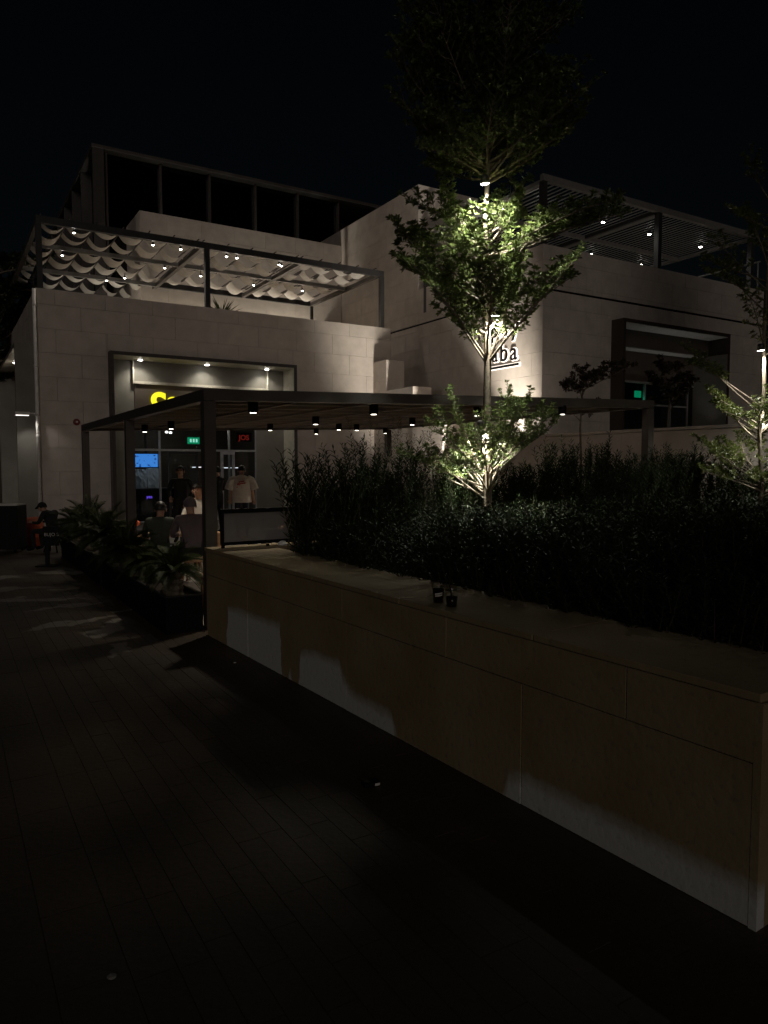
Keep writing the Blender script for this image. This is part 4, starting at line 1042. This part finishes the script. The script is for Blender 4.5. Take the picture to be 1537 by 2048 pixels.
    T = Thing('person', label, 'person', WF, loc); T.e.rotation_euler = (0, 0, yaw); T.e.scale = (scale,) * 3
    bo = bpy.data.objects.new('body', bm_); COL.objects.link(bo); bo.parent = T.e
    h = Vector(base['head']); up = (Vector(base['crown']) - Vector(base['chin'])).normalized()
    fw = Vector(mats.get('face', (0, 1, 0))); fw = (fw - up * fw.dot(up)).normalized(); rt = fw.cross(up)
    Mx = Matrix((rt, fw, up)).transposed()
    # hair cap over the crown and back of the head, nose, ears, eyes, mouth
    V, F = [], []; nu, nv = 16, 9
    for j in range(nv + 1):
        for i in range(nu):
            a = 2 * math.pi * i / nu; lat = R(90) - j / nv * R(108)
            x, y, z = math.cos(lat) * math.sin(a), math.cos(lat) * math.cos(a), math.sin(lat)
            if y > .25 and z < .45: z = .45 + (z - .45) * .1
            V.append(h + Mx @ Vector((x * .092, y * .108 - .012, z * .112 + .018)))
    F = [(j*nu+i, (j+1)*nu+i, (j+1)*nu+(i+1) % nu, j*nu+(i+1) % nu) for j in range(nv) for i in range(nu)]
    hr = link_mesh('cap' if cap else 'hair', V, F, cap or hair, True); hr.parent = T.e
    if cap:
        V = [h + Mx @ Vector((x * .075, .07 + y * .10, .045 - .02 * y)) for x, y in ((-1, 0), (-.8, .7), (0, 1), (.8, .7), (1, 0))] ; V += [v + Vector((0, 0, .012)) for v in V]
        br = link_mesh('cap_brim', V, [(0, 1, 2, 3, 4), (9, 8, 7, 6, 5)] + [(i, i + 5, (i + 1) % 5 + 5, (i + 1) % 5) for i in range(5)], cap); br.parent = T.e
    def blob(nm, c, r3, mn):
        v, f = lathe_vf([(.25, -.95), (.75, -.6), (1, 0), (.75, .6), (.25, .95)], 8)
        q = link_mesh(nm, [h + Mx @ Vector((c[0] + p[0] * r3[0], c[1] + p[1] * r3[1], c[2] + p[2] * r3[2])) for p in v], f, mn, True); q.parent = T.e
    sk = mats.get('skin', 'skin')
    blob('nose', (0, .098, -.012), (.014, .020, .026), sk)
    for s in (-1, 1):
        blob('ear', (s * .086, .0, -.01), (.012, .024, .034), sk); blob('eye', (s * .032, .083, .018), (.014, .010, .008), 'black')
    blob('mouth', (0, .088, -.055), (.024, .010, .006), 'red_paint')
    return T, base, Mx, h
SIT = dict(pelvis=(0, -.02, .47), belly=(0, .02, .62), chest=(0, .06, .80), neck=(0, .10, .95), chin=(0, .15, 1.02), head=(0, .165, 1.085), crown=(0, .155, 1.16),
           sh_l=(-.185, .06, .90), sh_r=(.185, .06, .90), el_l=(-.26, .16, .66), el_r=(.26, .16, .66), wr_l=(-.14, .40, .66), wr_r=(.14, .40, .66),
           hip_l=(-.10, .02, .44), hip_r=(.10, .02, .44), kn_l=(-.13, .44, .47), kn_r=(.13, .44, .47), an_l=(-.13, .40, .09), an_r=(.13, .40, .09), toe_l=(-.14, .58, .035), toe_r=(.14, .58, .035))
def gpos(px, y): return Vector(((px - 768.5) / FPX * y, y, 0))
# man in a white t-shirt, seen from behind, by the shop door
T, B_, Mx, hd = person('man in loose white printed t-shirt standing with his back turned by the shop door', gpos(484, 16.6), R(8), {'wr_l': (-.27, .10, .90), 'wr_r': (.27, .12, .92), 'chin': (0, .05, 1.525), 'head': (0, .065, 1.585), 'crown': (0, .07, 1.66)}, dict(top='cloth_white', legs='cloth_navy', sleeve='short'), .975)
V, F = [], []; nu = 20
prof = [(.84, .225, .155), (.95, .220, .150), (1.10, .212, .145), (1.25, .222, .150), (1.36, .225, .142), (1.42, .195, .115), (1.455, .12, .085), (1.475, .075, .07)]
for z, rx, ry in prof:
    for i in range(nu):
        a = 2 * math.pi * i / nu; w_ = 1 + .035 * math.sin(5 * a + z * 9) * (1.5 - z)
        V.append((rx * math.cos(a) * w_, ry * math.sin(a) * w_, z))
F = [(j*nu+i, j*nu+(i+1) % nu, (j+1)*nu+(i+1) % nu, (j+1)*nu+i) for j in range(len(prof)-1) for i in range(nu)]
for s in (-1, 1):
    v, f = tube_vf([(s * .13, -.01, 1.40), (s * .215, -.01, 1.36), (s * .265, -.02, 1.24), (s * .295, -.03, 1.14)], [.09, .095, .098, .102], 12, caps=False)
    k = len(V); V += v; F += [tuple(i + k for i in ff) for ff in f]
o = link_mesh('t_shirt', V, F, 'cloth_white', True); o.parent = T.e
for (x0, x1, z0, z1, tl) in ((-.06, .07, 1.315, 1.345, .02), (-.10, .10, 1.272, 1.300, .012), (-.095, -.02, 1.245, 1.262, 0), (-.11, -.085, 1.19, 1.21, 0), (.0, .02, 1.195, 1.21, 0)):
    V, F = box_vf((x0, -.162, z0), (x1, -.150, z1)); V = [(x, y, z + tl * (x / .1)) for x, y, z in V]
    q = link_mesh('shirt_print', V, F, 'print_red'); q.parent = o
# man facing the street behind the tables
person('dark haired man in black shirt standing behind the seated group facing the street', gpos(362, 15.6), R(180 + 8), {'wr_l': (-.2, .22, 1.02), 'wr_r': (.2, .22, 1.02), 'el_l': (-.27, -.02, 1.15), 'el_r': (.27, -.02, 1.15)}, dict(top='cloth_black', legs='cloth_black'), .96)
person('person in dark clothes standing in the shop doorway left of the white t-shirt', gpos(436, 17.6), R(60), {'wr_r': (.2, .28, 1.12), 'el_r': (.27, .06, 1.12)}, dict(top='cloth_black', legs='cloth_black'), .95)
# two people sitting with their backs to the planters
person('seated person with short dark hair and olive top, back to the planters', gpos(318, 10.6), R(10), SIT, dict(top='cloth_green', legs='cloth_navy'), .93)
person('seated person in mauve hooded sweatshirt, back to the planters', gpos(384, 10.2), R(25), {**SIT}, dict(top='cloth_mauve', legs='cloth_black'), 1.0, hair='cloth_mauve')
person('person in white top seated deeper under the pergola behind the black post', gpos(405, 12.9), R(170), SIT, dict(top='cloth_white', legs='cloth_navy'), 1.12)
# person beside the balustrade, hand reaching over the table
JR = dict(SIT); JR.update(wr_l=(-.60, .16, .78), el_l=(-.40, .10, .74))
person('person seated behind the corner shrub reaching out a hand over a cup', gpos(585, 8.25), R(170), {**SIT, 'wr_r': (.52, .10, .80), 'el_r': (.36, .06, .70)}, dict(top='cloth_navy', legs='cloth_black'), 1.0)
# crouched person in a cap beside the orange seat
person('person in dark clothes and cap seated low beside the orange seat', gpos(104, 13.9), R(75), {**SIT, 'neck': (0, .16, .90), 'chin': (0, .24, .93), 'head': (0, .27, .985), 'crown': (0, .29, 1.06), 'chest': (0, .10, .77)}, dict(top='cloth_black', legs='cloth_black', face=(0, 1, -.4)), .86, cap='cloth_black')

# ================================================================== FURNITURE AND SMALL THINGS
def stool(label, loc, seat, h, r=.2):
    T = Thing('stool', label, 'stool', WF, loc, 'low stools under the pergola')
    T.lathe('seat', loc, [(r - .01, h - .035), (r, h - .03), (r, h - .005), (r - .01, h)], seat, n=20)
    for k in range(4):
        a = R(45 + 90 * k); T.tube('leg', [Vector(loc) + Vector((math.cos(a) * r * .9, math.sin(a) * r * .9, 0)), Vector(loc) + Vector((math.cos(a) * r * .55, math.sin(a) * r * .55, h - .034))], .014, seat, n=8)
stool('low stool under the person in the olive top', gpos(318, 10.6), 'table_wood', .345)
stool('low stool under the person in the mauve hood', gpos(384, 10.2), 'table_wood', .345)
stool('low stool under the white topped person behind the post', gpos(405, 12.9), 'table_wood', .39)
stool('low stool under the person reaching for a cup', gpos(585, 8.25), 'table_wood', .345)
stool('low stool under the person in a cap', gpos(104, 13.9), 'black', .295)
def table(label, fr, t, s, h, mname='table_wood'):
    c = ((t[0] + t[1]) / 2, (s[0] + s[1]) / 2, 0)
    T = Thing('table', label, 'table', fr, c, 'low wooden tables under the pergola')
    n_ = 5; w = (s[1] - s[0]) / n_
    for k in range(n_): T.box('plank', t, (s[0] + k * w + .003, s[0] + (k + 1) * w - .003), (h - .03, h), mname, bevel=.003)
    for a in (t[0] + .05, t[1] - .11):
        for b_ in (s[0] + .05, s[1] - .11): T.box('leg', (a, a + .06), (b_, b_ + .06), (0, h - .031), mname)
    return T
table('small wooden side table beside the pergola post and planter', PF, (.16, .62), (.55, .95), .43)
table('wooden table in front of the two seated people', PF, (-.0 + .25, 1.7), (4.4, 5.1), .55)
table('wooden table behind the glass balustrade and corner shrub', PF, (.75, 1.75), (.35, .95), .72)
def cup(label, loc, fill, lid=True, sc_=1.0, straw=True):
    T = Thing('plastic_cup', label, 'cup', WF, loc, 'clear plastic takeaway cups')
    P = [(r_ * sc_, z * sc_) for r_, z in ((.028, 0), (.030, .003), (.037, .088), (.0385, .092))]
    T.lathe('cup_wall', loc, P, 'cup_plastic', n=18)
    T.lathe('drink', Vector(loc) + Vector((0, 0, .003)), [(.026 * sc_, 0), (.0265 * sc_ + .008 * sc_ * fill, .085 * fill * sc_)], 'drink', n=18)
    if lid: T.lathe('dome_lid', loc, [(r_ * sc_, z * sc_) for r_, z in ((.0395, .090), (.0395, .096), (.037, .110), (.028, .124), (.014, .130))], 'cup_plastic', n=18)
    if straw: T.tube('straw', [Vector(loc) + Vector((.006, 0, .01)), Vector(loc) + Vector((-.012, .004, .118)) * sc_], .003, 'black', n=6)
    return T
c1 = on_z(877, 1205, ZT); c2 = on_z(904, 1213, ZT)
T = cup('left clear plastic cup of dark drink with pale label on the ledge', c1, .92, sc_=1.0, straw=False)
V, F = [], []
for j, zz in enumerate((.038, .046, .050, .058)):
    for i in range(7):
        a = R(-125 + i * 12); V.append(Vector(c1) + Vector((math.cos(a) * (.0315 + .075 * zz + .0008), math.sin(a) * (.0315 + .075 * zz + .0008), zz + .0012 * i)))
F = [(j*7+i, j*7+i+1, (j+1)*7+i+1, (j+1)*7+i) for j in (0, 2) for i in range(6)]
T.part('cup_print', V, F, 'paper')
cup('right clear plastic cup half full with a black straw on the ledge', c2, .62, sc_=1.02)
pk = Thing('cigarette_pack', 'crushed dark cigarette pack lying on the paving', 'pack', WF, on_z(742, 1570, 0)); pk.e.rotation_euler = (0, 0, R(24))
V, F = box_vf((-.044, -.028, .0), (.044, .028, .022)); q = link_mesh('pack_body', V, F, 'black'); q.parent = pk.e; bevel_mesh(q.data, .003)
V, F = box_vf((.012, -.0287, .004), (.040, -.0282, .017)); q2 = link_mesh('pack_label', V, F, 'paper'); q2.parent = pk.e
V, F = box_vf((-.044, -.02, .0225), (-.010, .024, .026)); V = [(x, y, z + max(0, -.01 - x) * .25) for x, y, z in V]; q = link_mesh('pack_flap', V, F, 'dark_metal'); q.parent = pk.e
def crumple(label, name, loc, r_, flat, seed, mname='paper', cat='litter'):
    rr = random.Random(seed); bm = bmesh.new(); bmesh.ops.create_icosphere(bm, subdivisions=2, radius=r_)
    for v in bm.verts: v.co *= rr.uniform(.7, 1.2); v.co.z = max(v.co.z, -r_ * .5) * flat
    zmin = min(v.co.z for v in bm.verts)
    for v in bm.verts: v.co.z -= zmin
    me = bpy.data.meshes.new(name); bm.to_mesh(me); bm.free(); me.materials.append(MAT[mname])
    o = bpy.data.objects.new(name, me); COL.objects.link(o); o.location = loc; tag(o, label, cat); return o
crumple('crumpled scrap of pale paper on the paving near the camera', 'paper_scrap', on_z(224, 1955, 0), .015, .45, 3, 'litter_grey')
crumple('tiny pale litter on the paving close to the stone wall', 'paper_scrap', on_z(470, 1326, 0), .012, .5, 4)
crumple('crumpled white tissue under the glass balustrade on the wall end', 'tissue', WL.w(.20, .72, ZT), .05, .55, 6, 'plastic_bag', 'tissue')
crumple('second crumpled white tissue farther along the wall end', 'tissue', WL.w(.20, .90, ZT), .06, .5, 8, 'plastic_bag', 'tissue')
cup('small glass of pale drink on the wall end under the hand', WL.w(.2, .56, ZT), .3, lid=False, sc_=.65, straw=False)
tb = PF.w(.5, 4.7, .55); cup('cup on the wooden table before the seated people', tb, .8)
crumple('crumpled napkin on the wooden table before the seated people', 'napkin', PF.w(.75, 4.6, .55), .05, .7, 12, 'plastic_bag', 'napkin')
lamp = Thing('table_lantern', 'small red and white lantern standing on the table', 'lantern', PF, (.38, 4.9, .55))
lamp.lathe('base', (.38, 4.9, .55), [(.04, 0), (.042, .01), (.012, .02), (.012, .16)], 'white_paint', n=12)
lamp.lathe('shade', (.38, 4.9, .68), [(.03, 0), (.075, .03), (.07, .07), (.03, .10)], 'orange_plastic', n=14)

# black rolling cabinet at the left edge
cb = on_z(38, 1106, 0); CF = Frame(cb.x, cb.y, R(8))
T = Thing('rolling_cabinet', 'black rolling cabinet with pale top at the left edge', 'cabinet', CF, (-.35, .25, 0))
T.box('cabinet_body', (-.80, 0), (0, .5), (.07, .895), 'black', bevel=.006)
T.box('cabinet_top', (-.82, -.01), (-.01, .51), (.898, .925), 'paper', bevel=.004)
T.boxes('handle', [((-.47, -.33), (-.03, -.015), (.50, .515)), ((-.47, -.455), (-.015, -.0005), (.50, .515)), ((-.345, -.33), (-.015, -.0005), (.50, .515))], 'pale_metal')
for a, b_ in ((-.74, .06), (-.08, .06), (-.74, .44), (-.08, .44)):
    c_ = T.tube('caster', [(a - .015, b_, .035), (a + .015, b_, .035)], .034, 'black', n=12); T.box('caster_fork', (a - .022, a + .022), (b_ - .012, b_ + .012), (.045, .069), 'dark_metal', c_)
# low sign on a black stand
sb_ = on_z(96, 1132, 0); SF = Frame(sb_.x, sb_.y, R(6))
T = Thing('sign_stand', 'low black sign stand with pale lettering beside the far planter', 'sign stand', SF)
T.box('base_plate', (-.16, .17), (-.13, .13), (0, .018), 'black', bevel=.004)
T.box('post', (-.032, .032), (-.02, .02), (.018, .34), 'black')
T.box('board', (-.05, .20), (-.03, -.001), (.34, .66), 'black', bevel=.004)
q = text_mesh('lettering', 'BUJO B', .075, .001, 'paper'); q.parent = T.e; q.location = (.085, -.033, .50); q.rotation_euler = (R(90), 0, 0)
# orange seat
ob = Vector((-7.42, 14.95, 0))
T = Thing('orange_seat', 'orange rounded tub seat with dark lettering by the shop corner', 'seat', WF, ob)
V, F = [], []; nu = 28
pr = [(.30, .0), (.335, .03), (.35, .25), (.345, .42), (.33, .50), (.30, .53), (.20, .50), (.05, .49)]
for r_, z in pr:
    for i in range(nu):
        a = 2 * math.pi * i / nu; k_ = 1 + .10 * math.sin(a + .5) * (z / .5); V.append(ob + Vector((r_ * math.cos(a), r_ * math.sin(a), z * k_)))
F = [(j*nu+i, j*nu+(i+1) % nu, (j+1)*nu+(i+1) % nu, (j+1)*nu+i) for j in range(len(pr)-1) for i in range(nu)] + [tuple(range(nu-1, -1, -1)), tuple((len(pr)-1)*nu+i for i in range(nu))]
T.part('tub', V, F, 'orange_plastic', smooth=True)
q = text_mesh('lettering', 'OUT', .12, .004, 'cloth_black', font_off=.004); q.parent = T.e; q.location = (-.02, -.352, .10); q.rotation_euler = (R(84), 0, R(8))
# floodlight arm, fire bell on the shop wall
T = Thing('floodlight', 'white floodlight on a short arm on the shop corner', 'floodlight', BF, (-.04, -.1, 2.95))
T.tube('arm', [(-.04, -.09, 2.95), (-.10, -.16, 3.0), (-.24, -.20, 3.0)], .018, 'white_paint', n=8)
T.box('lamp_head', (-.58, -.24), (-.26, -.14), (2.945, 3.03), 'white_paint', bevel=.012)
T.box('lamp_glass', (-.56, -.27), (-.25, -.15), (2.936, 2.944), 'lamp_dim')
T.light('SPOT', (-.36, -.20, 2.92), 16, (1, .95, .88), .05, spot=120, blend=.5, aim=(.22, .12, -1))
T = Thing('fire_bell', 'round dark red fire alarm bell on the cream shop wall', 'bell', BF, (.90, 0, 2.82))
for nm, pr_, mn in (('gong', [(.085, 0), (.09, -.02), (.075, -.045), (.03, -.06)], 'red_paint'), ('hub', [(.028, -.061), (.028, -.068), (.012, -.072)], 'paper')):
    v, f = lathe_vf(pr_, 18); T.part(nm, [(x + .90, z, y + 2.82) for x, y, z in v], f, mn, smooth=True)
# inside the shop
T = Thing('counter', 'black shop counter behind the left window', 'counter', BF, (3.1, 1.2, 0))
T.box('counter_body', (2.55, 4.0), (1.0, 1.6), (.02, .95), 'black'); T.box('counter_top', (2.5, 4.05), (.96, 1.64), (.951, .99), 'dark_metal')
q = text_mesh('counter_sign', 'yes', .13, .003, 'neon_purple'); q.parent = T.e; q.location = (-.10, -.205, .70); q.rotation_euler = (R(90), 0, 0)
for lab, ct, hh_ in (('left plastic covered machine on the shop counter', 2.78, .56), ('right plastic covered machine on the shop counter', 3.18, .60)):
    bm = bmesh.new(); bmesh.ops.create_cube(bm, size=1); bmesh.ops.subdivide_edges(bm, edges=bm.edges[:], cuts=5, use_grid_fill=True); rr = random.Random(int(ct * 100))
    for v in bm.verts:
        top = v.co.z + .5; v.co.x *= .38 * (1 - .18 * top ** 3); v.co.y *= .40 * (1 - .25 * top ** 2); v.co.z = top * hh_ * (1 - 1.2 * v.co.x ** 2); v.co += Vector((rr.uniform(-.012, .012), rr.uniform(-.012, .012), rr.uniform(-.01, .01)))
        v.co.z = max(v.co.z, 0)
    me = bpy.data.meshes.new('covered_machine'); bm.to_mesh(me); bm.free(); me.materials.append(MAT['frost'])
    o = bpy.data.objects.new('covered_machine', me); COL.objects.link(o); o.location = BF.w(ct, 1.30, .991); o.rotation_euler = (0, 0, TH); tag(o, lab, 'machine', 'covered machines on the counter')
T = Thing('menu_screen', 'glowing blue menu screen behind the left shop window', 'screen', BF, (2.88, .80, 1.6))
T.box('bezel', (2.53, 3.23), (.80, .84), (1.60, 2.02), 'black'); T.box('display', (2.55, 3.21), (.792, .799), (1.62, 2.0), 'screen_blue'); T.boxes('bracket', [((2.85, 2.91), (.82, .84), (2.021, 3.0))], 'dark_metal')
def exit_sign(label, t, s, z, w=.36, mname='exit_green'):
    T = Thing('exit_sign', label, 'exit sign', BF, (t, s, z), 'green exit signs')
    T.box('sign_box', (t - w / 2, t + w / 2), (s, s + .04), (z, z + .20), mname)
    for k in range(3): T.box('pictogram', (t - w * .32 + k * w * .25, t - w * .18 + k * w * .25), (s - .006, s - .001), (z + .05, z + .15), 'exit_white')
    T.tube('hanger', [(t, s + .02, z + .2), (t, s + .02, z + .4)], .008, 'dark_metal', n=6)
exit_sign('green exit sign inside the shop above the door', 4.35, 1.0, 2.32)
T = Thing('exit_sign', 'plain green lit exit sign behind the dark window bay', 'exit sign', BF, (17.2, -4.9, 3.86), 'green exit signs')
T.box('sign_box', (16.93, 17.21), (-5.0, -4.96), (3.86, 4.07), 'exit_green'); T.tube('hanger', [(17.08, -4.98, 4.07), (17.08, -4.98, 4.55)], .008, 'dark_metal', n=6)
T.light('POINT', (17.05, -5.03, 3.80), 1.2, (.05, 1, .55), .05)
q = Thing('neon_sign', 'small red neon lettering inside the right shop window', 'neon sign', BF, (5.95, 1.0, 2.47))
o = text_mesh('lettering', 'JOS', .22, .006, 'neon_red', font_off=.006); o.parent = q.e; o.rotation_euler = (R(90), 0, 0)
q.box('back_plate', (5.70, 6.20), (1.012, 1.03), (2.42, 2.70), 'black')
for lab, t_, s_, z0, z1, horiz in (('upright white light strip beside the open shop door', 5.38, 1.4, .35, 1.15, False), ('short white shelf light inside the right shop window', 6.05, 2.4, 1.58, 1.60, True), ('short white shelf light seen past the open door', 5.05, 2.6, 1.6, 1.62, True)):
    T = Thing('light_strip', lab, 'light strip', BF, (t_, s_, z0))
    if horiz: T.box('diffuser', (t_ - .28, t_ + .28), (s_, s_ + .02), (z0, z1), 'led_strip'); T.box('shelf', (t_ - .5, t_ + .5), (s_ + .021, s_ + .3), (z0, z1 + .01), 'dark_metal')
    else: T.box('diffuser', (t_ - .02, t_ + .02), (s_, s_ + .02), (z0, z1), 'led_strip'); T.box('housing', (t_ - .03, t_ + .03), (s_ + .021, s_ + .05), (0.02, z1 + .05), 'dark_metal')
for k, (t_, s_) in enumerate(((3.75, 1.8), (3.95, 2.1))):
    T = Thing('ceiling_spot', ('left', 'right')[k] + ' of two small ceiling spotlights inside the shop', 'spotlight', BF, (t_, s_, 2.9), 'spotlights inside the shop')
    T.tube('stem', [(t_, s_, 3.0), (t_, s_, 2.72)], .01, 'dark_metal', n=6); T.lathe('lens', (t_, s_, 2.66), [(.01, 0), (.045, .01), (.05, .05), (.02, .07)], 'lamp_dim', n=10)
# palm in a pot on the terrace parapet
rng = random.Random(2)
T = Thing('terrace_palm', 'small spiky palm standing behind the terrace parapet', 'plant', BF, (5.2, .75, 5.32))
lv = Leaves()
for k in range(70):
    a = rv(0, 6.28); e_ = rv(.25, 1.3); d = Vector((math.cos(a) * math.cos(e_), math.sin(a) * math.cos(e_), math.sin(e_))); lv.add(Vector((0, 0, .82)), d, Vector((0, 0, 1)), rv(.45, .75), .035)
o = bpy.data.objects.new('fronds', lv.mesh('fronds', 'leaf_cycad', .4)); COL.objects.link(o); o.parent = T.e
v, f = lathe_vf([(.12, 0), (.17, .35), (.18, .38), (.15, .38), (.03, .4), (.03, .84)], 14); o = link_mesh('pot', v, f, 'dark_metal', True); o.parent = T.e
